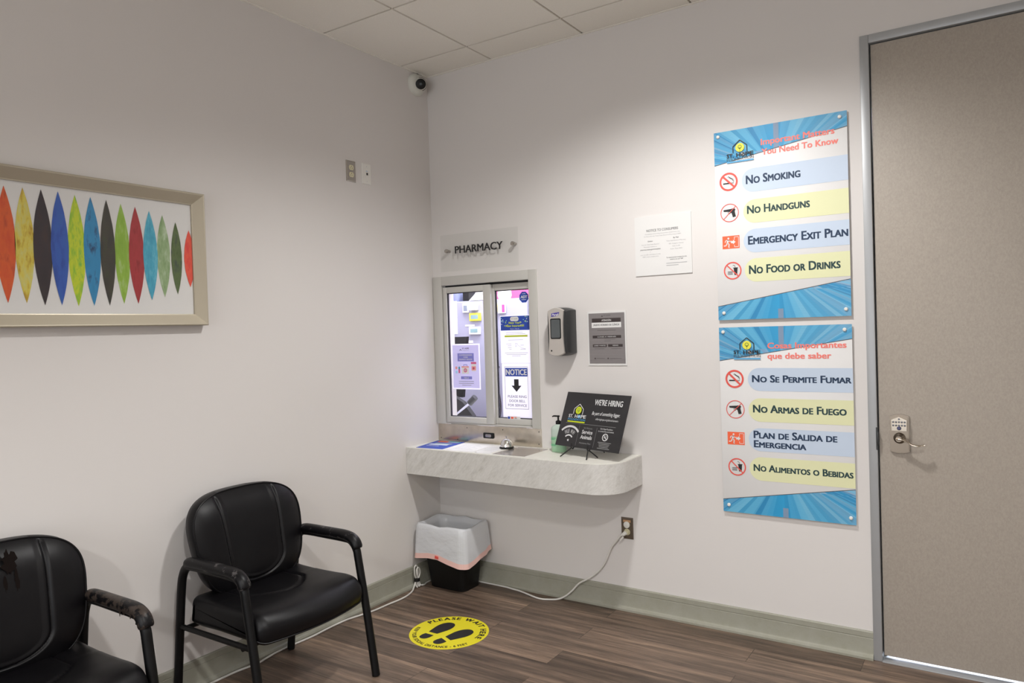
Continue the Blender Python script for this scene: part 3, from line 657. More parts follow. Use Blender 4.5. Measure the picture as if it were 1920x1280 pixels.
# ------------------------------------------------------------------ notices and dispenser on the back wall
t = thing('notice_sheet', (1.532, 0, 1.785), 'square white Notice to Consumers sheet alone on the back wall', 'notice')
fr = Fr((1.3793, -.001, 1.787), (1, 0, 0), (0, 0, 1), (0, -1, 0))
MB().box((0, 0, 0), (.3065, .307, .004), PAPER, fr=fr).build('board', t)
m = MB(); d = .0045; LG = mat('light_grey_ink', '#a9a9ab', .6)
m.text(fr, 'NOTICE TO CONSUMERS', .152, .226, d, DGREYINK, h=.0125, w=.172, al='C', bold=.006)
for s, a, b, hh, ww, ink in (('Complaints concerning the practice of pharmacy may', .152, .212, .0055, .19, LG), ('be filed with the Texas State Board of Pharmacy (TSBP)', .152, .2, .0055, .2, LG),
    ('Online', .085, .174, .0065, .027, DGREYINK), ('Visit the Texas State Board of', .085, .158, .0055, .098, LG), ('Pharmacy website at', .085, .146, .0055, .072, LG), ('pharmacy.texas.gov/complaint', .085, .132, .0065, .112, DGREYINK), ('or', .085, .12, .005, .006, LG), ('scan the QR code below to visit', .085, .106, .0055, .11, LG), ("TSBP's online complaint form", .085, .095, .0055, .09, LG),
    ('By Mail', .225, .182, .0065, .028, DGREYINK), ('Texas State Board of Pharmacy', .225, .168, .0055, .104, LG), ('1801 Congress Avenue', .225, .153, .0055, .078, LG), ('Suite 13.100', .225, .14, .0055, .04, LG), ('Austin, Texas 78701', .225, .126, .0055, .065, LG),
    ('To request printed complaint form be', .225, .083, .0055, .108, DGREYINK), ('mailed to you call TSBP', .225, .073, .0055, .07, DGREYINK)):
    m.text(fr, s, a, b, d, ink, h=hh, w=ww, al='C', bold=.008 if ink is DGREYINK else 0)
lines(m, fr, .17, .28, .055, d, LG, .003); lines(m, fr, .17, .235, .044, d, LG, .003)
m.build('print', t)

t = thing('notice_sheet', (1.2, 0, 1.32), 'grey printed clinic hours notice beside the hand sanitizer dispenser', 'notice')
fr = Fr((1.084, -.001, 1.318), (1, 0, 0), (0, 0, 1), (0, -1, 0)); GR = mat_speck('grey_printed_paper', '#7c7777', '#858080', .5, 3, (.3, 1, 20))
MB().box((0, 0, 0), (.23, .294, .003), PAPER, fr=fr).build('paper', t)
m = MB(); d = .0034; m.rect(fr, .008, .01, .222, .284, d, GR); DB = mat('dark_brown_ink', '#3a3131', .5)
m.rect(fr, .028, .234, .2, .256, d+.0002, DB); m.rect(fr, .026, .205, .202, .2335, d+.0002, WHITE); m.rect(fr, .03, .148, .2, .163, d+.0002, DB); m.rect(fr, .03, .1, .114, .115, d+.0002, DB); m.rect(fr, .122, .1, .208, .115, d+.0002, DB); m.build('artwork', t)
m = MB(); d = .004
m.text(fr, 'ATENCIÓN', .115, .24, d, WHITE, h=.0095, w=.056, al='C', bold=.02); m.text(fr, '¡NUEVO HORARIO DE CLÍNICA!', .114, .2155, d, DGREYINK, h=.0095, w=.155, al='C', bold=.02)
m.text(fr, 'ST. HOPE', .12, .268, d, DGREYINK, h=.006, w=.04, al='C'); m.stroke(fr, [(.086, .264), (.09, .27), (.094, .264)], .003, d, DB)
m.text(fr, 'LUNES A VIERNES', .115, .1525, d, HAZY, h=.006, w=.11, al='C', bold=.01); m.text(fr, 'LUNES Y MARTES', .072, .105, d, HAZY, h=.006, w=.07, al='C', bold=.01); m.text(fr, 'VIERNES', .165, .105, d, HAZY, h=.006, w=.034, al='C', bold=.01)
for a0, a1, b in ((.06, .17, .19), (.1, .165, .142), (.1, .14, .132), (.04, .1, .09), (.14, .2, .09), (.05, .1, .037), (.13, .2, .037)): lines(m, fr, a0, a1, b, d, mat('mid_grey_ink', '#5f5a5a', .6), .002)
m.disc(fr, .042, .038, .004, d, DB, 12); m.disc(fr, .12, .038, .004, d, DB, 12); m.build('lettering', t)

def dispenser():
    t = thing('hand_sanitizer_dispenser', (.945, 0, 1.38), 'silver and black wall hand sanitizer dispenser beside the window', 'dispenser')
    cx, zc = .945, 1.5075
    def outl(w, h, k, n=12):   # arched top and bottom
        return [(-w+2*w*i/n, -h-k*(1-(2*i/n-1)**2)) for i in range(n+1)] + [(w-2*w*i/n, h+k*(1-(2*i/n-1)**2)) for i in range(n+1)]
    L = []
    for y, w, h in ((0, .067, .116), (.01, .070, .119), (.06, .069, .118), (.085, .064, .114), (.098, .058, .108)):
        L.append([on_back(cx, zc, y).p(a, b) for a, b in outl(w, h, .016)])
    MB().rings(L, DKGREY).build('housing', t, angle=30)
    SIL = mat('silver_cover', '#c4beb8', .35, .35)
    fr = on_back(cx-.003, zc, .096); n = 14
    def face(k):   # waisted cover
        o = []
        for i in range(n+1): o.append((-1+2*i/n, -1))
        return o
    def cover(s):
        pts = []
        for i in range(n+1): u = -1+2*i/n; pts.append((u*.05*s, (-.116-.016*(1-u*u))*s))
        for i in range(1, n): v = -1+2*i/n; pts.append(((.05-.007*(1-v*v))*s, v*.116*s))
        for i in range(n+1): u = 1-2*i/n; pts.append((u*.05*s, (.116+.016*(1-u*u))*s))
        for i in range(1, n): v = 1-2*i/n; pts.append((-(.05-.007*(1-v*v))*s, v*.116*s))
        return pts
    MB().rings([[fr.p(a, b, d) for a, b in cover(s)] for s, d in ((1.0, -.02), (1.0, .006), (.985, .012))], SIL).build('cover', t)
    m = MB(); m.prism(fr, [(a*1, b) for a, b in rrect(.066, .112, .008, 4, 0, .018)], .0115, .0135, BLACK); wd = m.build('sight_window', t)
    m = MB(); m.prism(fr, rrect(.056, .1, .006, 4, 0, .018), .0135, .0142, mat('gel_refill', '#565b5d', .1)); m.build('gel_refill', wd)
    m = MB(); m.flat(fr, [(-.027, .083), (.02, .089), (.026, .108), (-.024, .103)], .0128, mat('logo_purple', '#4a3f9a', .4)); m.text(fr, 'Purell', -.001, .089, .0133, WHITE, h=.0115, w=.038, al='C', bold=.03, shear=.2); m.build('brand_mark', t)
    m = MB(); m.lathe(fr.sub(-.03, -.103, .0115), [(.005, 0), (.004, .0015)], BLACK, 14); m.build('sensor', t)
dispenser()

# ------------------------------------------------------------------ counter shelf
def counter():
    t = thing('counter_shelf', (.69, 0, .69), 'grey marbled laminate counter shelf with rounded end under window', 'counter')
    TOP = mat_speck('cream_laminate', '#dcdad0', '#e2e0d8', .38, 40); yf0, yf1, R, xe = -.303, -.336, .148, 1.379
    tx0, tx1, ty0, ty1 = .62, .835, -.298, -.05
    yf = lambda x: yf0 + (yf1-yf0)*x/1.23
    arc = [(xe-R+R*math.sin(k*PI/2/14), yf1+R-R*math.cos(k*PI/2/14)) for k in range(15)]
    fr = on_flat(0, 0, 0); z0, z1, z2 = .688, .841, .845
    m = MB()
    for pts in ([(.001, -.001), (.001, yf(0)), (tx0, yf(tx0)), (tx0, -.001)], [(tx0, ty1), (tx1, ty1), (tx1, -.001), (tx0, -.001)],
                [(tx0, yf(tx0)), (tx1, yf(tx1)), (tx1, ty0), (tx0, ty0)], [(tx1, -.001), (tx1, yf(tx1))] + arc + [(xe, -.001)]):
        m.prism(fr, pts, .828, z2, TOP)
    m.build('worktop', t)
    front = [(.001, yf(0)), (.3, yf(.3)), (.6, yf(.6)), (.9, yf(.9))] + arc + [(xe, -.001)]
    m = MB(); e = .0025
    outer = [[fr.p(a, b, z) for a, b in front] for z in (z0, z1)]
    # outward offset facing strip
    def off(pts, q):
        o = []
        for i, p in enumerate(pts):
            a = pts[max(i-1, 0)]; b = pts[min(i+1, len(pts)-1)]; l = math.hypot(b[0]-a[0], b[1]-a[1]); o.append((p[0]+(b[1]-a[1])/l*q, p[1]-(b[0]-a[0])/l*q))
        return o
    fo, fi = off(front, e), off(front, -.016)
    m.rings([[fr.p(a, b, z) for a, b in o] for o, z in ((fi, z0), (fo, z0), (fo, z1), (fi, z1), (fi, z0))], MARBLE, False, False, False)
    m.build('apron', t, angle=30)
    MB().prism(fr, [(.001, -.001)] + off(front, -.004), z0+.004, z0+.014, MARBLE).build('underside', t)
    # polished deal tray let into the top
    TRAY = mat('tray_steel', '#d2cecb', .24, .75)
    m = MB(); n = 14; L = []
    for i in range(n+1):
        y = ty0 + (ty1-ty0)*i/n; s = i/n; dip = -.004*(math.sin(PI*s)**.6 if 0 < s < 1 else 0); L.append([Vector((tx0, y, z2+.0006+dip)), Vector((tx1, y, z2+.0006+dip))])
    m.rings(L, TRAY, False, False, False)
    m.tube([(tx0, ty1, z2), (tx1, ty1, z2)], .0035, TRAY, 8); m.box((tx0, ty0, .829), (tx0+.001, ty1, z2), TRAY).box((tx1-.001, ty0, .829), (tx1, ty1, z2), TRAY)
    m.build('deal_tray', t)
counter()
ZC = .8452
def slab(m, pts, z, th, mt):
    m.prism(on_flat(0, 0, z), pts, 0, th, mt)
m = MB(); slab(m, [(.068, -.292), (.259, -.281), (.222, -.012), (.012, -.02)], ZC, .0012, NAVY)
f2 = Fr((.068, -.292, ZC+.0016), (.191, .011, 0), (-.05, .274, 0), (0, 0, 1)); m.rect(f2, .12, .78, .95, .96, 0, mat('photo_orange', '#c9663a', .5)); m.rect(f2, .5, .80, .95, .95, .0003, mat('photo_teal', '#5fa6b0', .5)); m.rect(f2, .1, .42, .8, .55, .0003, mat('flyer_pale', '#c9d2dc', .5)); m.rect(f2, .2, .56, .85, .66, .0003, mat('flyer_grey_green', '#93a7a0', .5)); m.rect(f2, .12, .3, .6, .33, .0003, WHITE)
tag(m.build('flyer', base=(.14, -.15, ZC)), 'blue printed flyer lying on counter shelf in the wall corner', 'flyer')
m = MB(); slab(m, [(.29, -.288), (.488, -.297), (.452, -.018), (.242, -.012)], ZC, .001, PAPER)
fq = Fr((.29, -.288, ZC+.0013), (.198, -.009, 0), (-.048, .276, 0), (0, 0, 1))
for k in range(9): m.rect(fq, .1, .2+.07*k, .85-(k % 3)*.1, .212+.07*k, 0, mat('light_grey_ink', '#a9a9ab', .6))
tag(m.build('paper_sheet', base=(.37, -.15, ZC)), 'white printed sheet on counter next to the blue flyer', 'paper', 'paper sheets on the counter')
m = MB(); slab(m, [(.498, -.30), (.606, -.304), (.575, -.05), (.462, -.04)], ZC, .001, PAPER); fq = Fr((.498, -.30, ZC+.0013), (.108, -.004, 0), (-.036, .26, 0), (0, 0, 1))
for k in range(6): m.rect(fq, .1, .3+.09*k, .8, .315+.09*k, 0, mat('light_grey_ink', '#a9a9ab', .6))
m.flat(fq, [(.08, .0), (.14, .04), (.12, .07), (.05, .03)], .0003, INKB)
tag(m.build('paper_sheet', base=(.54, -.17, ZC)), 'white printed sheet on counter partly under the service bell', 'paper', 'paper sheets on the counter')
# call bell
t = thing('service_bell', (.592, -.105, ZC+.001), 'chrome call bell with black base on the counter', 'bell'); fr = on_flat(.592, -.105, ZC+.0012)
MB().lathe(fr, [(.042, 0), (.042, .006), (.038, .011)], BLACK, 32).build('base', t)
MB().lathe(fr, [(.037, .011), (.0365, .02), (.033, .033), (.026, .045), (.015, .053), (.005, .056)], CHROME, 36).build('dome', t)
MB().lathe(fr, [(.0035, .056), (.0035, .062), (.006, .064), (.006, .068), (.003, .071)], CHROME, 16).build('button', t)
# hand soap pump bottle
def bottle():
    t = thing('pump_bottle', (.925, -.08, ZC), 'clear pump bottle of pale green gel behind the hiring sign', 'bottle')
    fr = on_flat(.925, -.08, ZC); GEL = mat('green_gel', '#b4dfba', .15, **{'Transmission Weight': .25, 'IOR': 1.4}); CL = mat('clear_bottle', '#d5e6da', .12, **{'Transmission Weight': .35})
    def lp(a, b, z): return [fr.p(x, y, z) for x, y in rrect(a, b, min(a, b)*.42, 5)]
    MB().rings([lp(.078, .052, 0), lp(.084, .056, .004), lp(.084, .056, .085)], GEL).build('gel', t)
    MB().rings([lp(.084, .056, .0855), lp(.084, .056, .125), lp(.074, .05, .138), lp(.04, .036, .148), lp(.03, .03, .152)], CL).build('shoulder', t)
    m = MB(); f2 = on_back(.925, ZC, .1085); GI = mat('label_green_ink', '#5aa87a', .5)
    for a, b, w in ((-.034, .075, .03), (-.034, .068, .024), (-.034, .04, .04), (-.034, .034, .03)): m.rect(f2, a, b, a+w, b+.004, 0, GI)
    m.build('label', t)
    m = MB(); m.lathe(fr.sub(0, 0, .152), [(.015, 0), (.015, .016), (.01, .02), (.005, .022), (.005, .04), (.009, .041), (.009, .047)], BLACK, 18)
    m.tube([fr.p(.006, 0, .196), fr.p(-.025, -.006, .197), fr.p(-.033, -.008, .193)], [.005, .0042, .0035], BLACK, 10); m.build('pump', t)
bottle()
# hiring sign on its wire easel
def hiring():
    L = Vector((.9409, -.15, .8951)); a, tl, ro = -.2483, .3835, -.009
    e = Vector((math.cos(a), math.sin(a), 0)); b = Vector((-math.sin(a), math.cos(a), 0)); u = Vector((0, 0, 1))*math.cos(tl) + b*math.sin(tl)
    e2 = e*math.cos(ro) + u*math.sin(ro); u2 = u*math.cos(ro) - e*math.sin(ro); n = e2.cross(u2)
    W, Hh = .4423, .3013; BK = mat('black_foam_board', '#262527', .45)
    t = thing('tabletop_sign', L + e2*W/2, 'black hiring sign leaning on small wire easel on the counter', 'sign')
    fr = Fr(L, e2, u2, n); MB().box((0, 0, -.005), (W, Hh, 0), BK, .0006, fr=fr).build('board', t)
    d = .0006; LW = mat('soft_white_ink', '#d2d2d2', .5); GL = mat('line_grey_ink', '#8a8a8a', .5)
    m = MB(); logo(m, fr.sub(.052, .158, sc=.125), .004, LW, LIME, LW, LBLUE, LIME); m.build('logo', t)
    m = MB(); m.text(fr, "WE'RE HIRING", .212, .238, d, LW, h=.031, w=.19, bold=.025); m.text(fr, 'Be part of something bigger.', .21, .184, d, LW, h=.0185, w=.19, shear=.2, bold=.012); m.text(fr, 'offeringhope.org/about/careers', .243, .158, d, LW, h=.0105, w=.153)
    m.build('lettering', t)
    m = MB(); m.rect(fr, .04, .128, .39, .1297, d, GL); m.rect(fr, .145, .01, .1462, .12, d, GL); m.rect(fr, .268, .01, .2692, .118, d, GL); m.build('divider', t)
    m = MB(); m.ring(fr, .085, .03, .075, .086, d, LW, 20, .72, PI-.72); m.ring(fr, .085, .03, .028, .036, d, LW, 14, .72, PI-.72)
    m.arc_text(fr.sub(.085, .03), 'FREE WIFI', .044, PI/2, d, LW, .021, 1.35)
    m.flat(fr, [(.085+.0085*(1 if k % 2 == 0 else .45)*math.sin(PI*k/5), .034+.0085*(1 if k % 2 == 0 else .45)*math.cos(PI*k/5)) for k in range(10)], d, LW); m.build('wifi_mark', t)
    m = MB(); m.text(fr, 'We Welcome', .207, .105, d, GL, h=.0085, w=.06, al='C'); m.text(fr, 'Service', .208, .078, d, LW, h=.0205, w=.073, al='C', bold=.02); m.text(fr, 'Animals', .208, .05, d, LW, h=.0205, w=.08, al='C', bold=.02); m.text(fr, 'Assistance Pets', .208, .024, d, GL, h=.0085, w=.08, al='C')
    m.text(fr, 'Saint Hope Foundation', .333, .111, d, LW, h=.008, w=.082, al='C'); m.text(fr, 'is a smoke free environment', .333, .098, d, LW, h=.008, w=.104, al='C')
    for k, ww in enumerate((.088, .072, .066, .06, .08)): lines(m, fr, .338-ww/2, .338+ww/2, .042-.0078*k, d, GL, .003)
    m.build('small_lettering', t)
    m = MB(); c = (.335, .072); m.ring(fr, *c, .015, .0195, d, LW, 30); m.stroke(fr, [(c[0]-.012, c[1]+.012), (c[0]+.012, c[1]-.012)], .004, d+.0002, LW); m.rect(fr, c[0]-.01, c[1]-.004, c[0]+.008, c[1]-.001, d, LW); m.stroke(fr, [(c[0]+.0, c[1]+.01), (c[0]+.006, c[1]+.007), (c[0]+.009, c[1]+.001)], .002, d, LW); m.build('pictogram', t)
    # easel
    z = ZC; t = thing('easel', (1.15, -.2, z), 'small black wire easel holding the hiring sign', 'easel')
    for k, wx in enumerate((.13, .245)):
        p0 = fr.p(wx, -.001, -.009); lip = fr.p(wx, -.004, .012); tip = fr.p(wx, .016, .014); top = fr.p(.19, .24, -.009)
        foot = Vector((p0.x + (-.05 if k == 0 else .01), p0.y-.06, z+.003))
        m = MB(); m.tube(smooth_path([tip, lip, fr.p(wx, -.005, .0), p0, fr.p(wx + (.02 if k == 0 else -.02), .08, -.009), top], 5), .0032, BLACKM, 8); m.build('arm', t)
        m = MB(); m.tube([fr.p(wx, -.004, .004), foot], .0032, BLACKM, 8); m.build('leg', t)
    MB().tube([fr.p(.12, .004, -.0095), fr.p(.255, .004, -.0095)], .003, BLACKM, 8).build('crossbar', t)
    MB().tube([fr.p(.19, .2, -.012), Vector((1.18, -.035, z+.003))], .0032, BLACKM, 8).build('leg', t)
    MB().tube([fr.p(.245, -.004, .0), Vector((fr.p(.285, 0).x, fr.p(.29, 0).y+.035, z+.003))], .0032, BLACKM, 8).build('leg', t)
hiring()

# ------------------------------------------------------------------ wall plates and camera
def duplex(fr, t, plate, face, slots=True):
    m = MB(); L = []
    for s, d in ((1, 0), (1, .003), (.88, .006)): L.append([fr.p(a, b, d) for a, b in ((-.035*s, -.0575*s), (.035*s, -.0575*s), (.035*s, .0575*s), (-.035*s, .0575*s))])
    m.rings(L, plate).build('plate', t, angle=15)
    for b in (.0195, -.0195):
        m = MB(); m.prism(fr, [(x*1., y) for x, y in [(.0172*math.cos(k*PI/16), max(-.0138, min(.0138, .0172*math.sin(k*PI/16)))+b) for k in range(32)]], .005, .0075, face)
        if slots: m.rect(fr, -.0075, b-.002, -.0055, b+.006-.008, .0078, DKGREY); m.rect(fr, -.0078, b-.007, -.0055, b+.001, .0078, DKGREY); m.rect(fr, .0055, b-.007, .0075, b+.0, .0078, DKGREY); m.disc(fr, 0, b+.007, .0026, .0078, DKGREY, 10)
        m.build('socket', t)
    MB().lathe(fr.sub(0, 0, .006), [(.003, 0), (.0022, .0015)], plate, 10).build('screw', t)
t = thing('wall_outlet', (0, -.684, 2.37), 'stainless duplex outlet high on wall below the dome camera', 'outlet'); duplex(on_left(-.684, 2.428), t, STEEL2, IVORY)
t = thing('data_jack', (0, -.565, 2.374), 'white data jack plate beside the high steel outlet', 'wall plate'); fr = on_left(-.565, 2.431)
m = MB(); m.rings([[fr.p(a*s, b*s, d) for a, b in ((-.035, -.0575), (.035, -.0575), (.035, .0575), (-.035, .0575))] for s, d in ((1, 0), (1, .004), (.93, .006))], WHITEP); m.build('plate', t, angle=15)
m = MB(); m.box((-.009, -.010, .006), (.009, .012, .0085), WHITEP, fr=fr); m.rect(fr, -.006, -.0075, .006, .006, .009, BLACKM); m.rect(fr, -.007, .014, .007, .0165, .0065, LBLUE); m.build('jack', t)
for b in (.042, -.042): MB().lathe(fr.sub(0, b, .006), [(.0028, 0), (.002, .001)], HAZY, 10).build('screw', t)
BRONZE = mat('bronze_plate', '#6e6256', .4, .6)
t = thing('wall_outlet', (1.287, 0, .387), 'bronze outlet low on the back wall with white plug', 'outlet'); fr = on_back(1.2875, .4445)
m = MB(); m.rings([[fr.p(a*s, b*s, d) for a, b in ((-.034, -.0575), (.034, -.0575), (.034, .0575), (-.034, .0575))] for s, d in ((1, 0), (1, .003), (.86, .006))], BRONZE); m.build('plate', t, angle=15)
m = MB(); m.rect(fr, -.022, .032, .022, .045, .0063, mat('tan_label', '#b8906c', .6)); m.build('label', t)
for b in (.0195, -.0195): MB().lathe(fr.sub(0, b, .0055), [(.0175, 0), (.0175, .003)], IVORY, 24).build('socket', t)
tag(MB().lathe(fr.sub(0, .0195, .0087), [(.0175, 0), (.0175, .004), (.014, .006)], WHITEP, 24).build('outlet_cap', base=(1.2875, -.01, .46)), 'round white safety cap in upper socket of low outlet', 'outlet cap')
def dome_camera():
    t = thing('security_camera', (0, -.105, 3.05), 'white dome security camera in the ceiling corner', 'camera'); c = Vector((0, -.112, 3.05)); fr = on_left(c.y, c.z)
    DW = mat('camera_white', '#d3d3cb', .45)
    MB().lathe(fr, [(.068, 0), (.068, .012), (.062, .022), (.05, .034), (.04, .036)], DW, 36).build('base', t)
    ax = Vector((.70, -.66, -.27)).normalized(); u = ax.cross(Vector((0, 0, 1))).normalized(); f2 = Fr(c + Vector((.040, .0, -.002)), u, u.cross(ax), ax)
    R = .038; MB().lathe(f2, [(R*math.sin(k*PI/16), -R*math.cos(k*PI/16)) for k in range(1, 13)] , DW, 32).build('ball', t)
    MB().lathe(f2, [(.041, -.012), (.041, -.009)], BLACK, 32).build('gap_ring', t)
    MB().lathe(f2, [(.031, .022), (.031, .0275), (.028, .029)], BLACK, 32).build('lens_cover', t)
    MB().lathe(f2, [(.009, .029), (.009, .0302), (.006, .0305)], mat('lens_glass', '#1d2a30', .08), 20).build('lens', t)
    MB().tube([c + Vector((.018, .018, .056)), c + Vector((.012, .016, .066)), c + Vector((.006, .008, .0755))], .0022, BLACKM, 8).build('cable', t)
dome_camera()

# ------------------------------------------------------------------ framed picture on the left wall
def picture():
    y1, z0, z1 = -1.6205, 1.587, 2.1655; y0 = y1 - (2.437-1.6205)*1.0 - .28 - .26; fw = .05
    t = thing('framed_picture', (0, (y0+y1)/2, z0), 'wide champagne framed picture of coloured leaf shapes above the chairs', 'picture')
    FR = mat('champagne_frame', '#b9b09d', .4, .35); yc, zc = (y0+y1)/2, (z0+z1)/2; hw, hh = (y1-y0)/2, (z1-z0)/2
    fr = on_left(yc, zc, .002); m = MB()
    def q(i, d): return [fr.p(a*(hw-i), b*(hh-i), d) for a, b in ((-1, -1), (1, -1), (1, 1), (-1, 1))]
    m.rings([q(0, 0), q(0, .040), q(.004, .044), q(.008, .0432), q(fw-.004, .018), q(fw, .0168), q(fw, .006)], FR, True, False, False); m.build('frame', t, angle=10)
    MB().rings([q(fw-.003, .002), q(fw-.003, .0095)], PAPER).build('mat_board', t)
    LEAF = [(-2.337, 2.096, 1.675, .0315, ('#c9c880', '#d3c24a', '#b08a1e')), (-2.2755, 2.098, 1.668, .032, ('#241a1c', '#2c2026', '#3a2420')), (-2.2165, 2.099, 1.669, .031, ('#20479c', '#2a56b0', '#2a5aa8')),
            (-2.156, 2.094, 1.666, .0315, ('#8ab82a', '#c4d022', '#77b43a')), (-2.0975, 2.094, 1.668, .0315, ('#1f7fae', '#2a86b8', '#173f66')), (-2.037, 2.091, 1.671, .0285, ('#2a2a22', '#3a3428', '#33401f')),
            (-1.979, 2.083, 1.678, .03, ('#7fa72c', '#8db23a', '#a7c27a')), (-1.92, 2.078, 1.679, .0315, ('#9a2a2c', '#a63034', '#8c2226')), (-1.861, 2.068, 1.695, .0305, ('#3a96b4', '#47a6c0', '#7cc0d0')),
            (-1.803, 2.057, 1.708, .029, ('#7d9a68', '#94ac80', '#bccdb0')), (-1.744, 2.033, 1.722, .0245, ('#3f5526', '#56683a', '#3c4a3c')), (-1.6835, 2.004, 1.755, .0245, ('#dd4a3c', '#e2563e', '#d63a34'))]
    LEAF += [(-2.398 - .0612*k, 2.094-.004*k*k, 1.675+.004*k*k, .0315, cs) for k, cs in enumerate((('#cc4a1c', '#d65a20', '#b8431c'), ('#8a3a6a', '#963f74', '#7a2f5c'), ('#d8b23a', '#e0bc46', '#c89a2a'), ('#2f8a6a', '#3a9a76', '#247a5a'), ('#4a6ab0', '#5676bc', '#3a5aa0'), ('#d0703a', '#dc7c44', '#c0602c'), ('#6a8a3a', '#76963f', '#5a7a2f'), ('#a8a060', '#b4ac6a', '#989050')))]
    for i, (y, zt, zb, hwid, cs) in enumerate(LEAF):
        mm = mat('leaf_paint_%02d' % i, cs[0], .5); k = NT(mm); v = k.coords((1, 3, 1)); n = k.noise(v, 14, 6, .65); k.color(k.ramp(n, [(.36, cs[0]), (.52, cs[1]), (.66, cs[2])]))
        if y - hwid < y0+fw: continue
        f2 = on_left(0, 0, .0122); zc2, hl = (zt+zb)/2, (zt-zb)/2; N = 22
        prof = [(1-abs(2*j/N-1)**2.05)*hwid*1.02*(1+random.uniform(-.02, .02)) for j in range(N+1)]
        pts = [(y+p, zb+2*hl*j/N) for j, p in enumerate(prof)] + [(y-p, zb+2*hl*j/N) for j, p in reversed(list(enumerate(prof))) if 0 < j < N]
        pts = [(min(a, y1-fw), b) for a, b in pts]
        MB().flat(f2, pts, .0003*(i % 3), mm).build('leaf_shape', t)
    MB().rings([q(fw-.002, .0145), q(fw-.002, .0165)], GLASS).build('glazing', t)
picture()

# ------------------------------------------------------------------ floor decal
def floor_sign():
    fr = on_flat(.61, -.705, .0006, math.radians(-6)); R = .2025
    t = thing('floor_sign', (.61, -.705, 0), 'round yellow please wait here footprint decal on the floor', 'floor sign')
    MB().lathe(on_flat(.61, -.705, .0002), [(R, 0), (R, .0006)], YEL, 72).build('disc', t)
    m = MB(); d = .0008; m.arc_text(fr, 'PLEASE WAIT HERE', .158, PI/2, d, INKB, .030, math.radians(168), False, .045); m.arc_text(fr, 'KEEP YOUR SOCIAL DISTANCE - 6 FEET', .186, PI*1.5, d, INKB, .02, math.radians(150), True, .03); m.build('lettering', t)
    def sole(ox, oy, rot, sx):
        q = fr.sub(ox, oy, 0, 1.13, rot)
        toe = [(-.026, -.012), (-.036, .03), (-.041, .06), (-.038, .09), (-.024, .113), (-.002, .121), (.018, .113), (.032, .09), (.036, .06), (.031, .03), (.022, -.008)]
        heel = [(-.0255, -.032), (-.028, -.052), (-.022, -.074), (-.004, -.083), (.014, -.076), (.022, -.055), (.021, -.028)]
        m = MB(); m.flat(q, [(v.x, v.y) for v in smooth_path([(a*sx, b, 0) for a, b in toe], 4)], d, INKB); m.flat(q, [(v.x, v.y) for v in smooth_path([(a*sx, b, 0) for a, b in heel], 4)], d, INKB); m.build('footprint', t)
    sole(-.060, -.043, 0, 1); sole(.05, -.049, -.22, -1)
floor_sign()

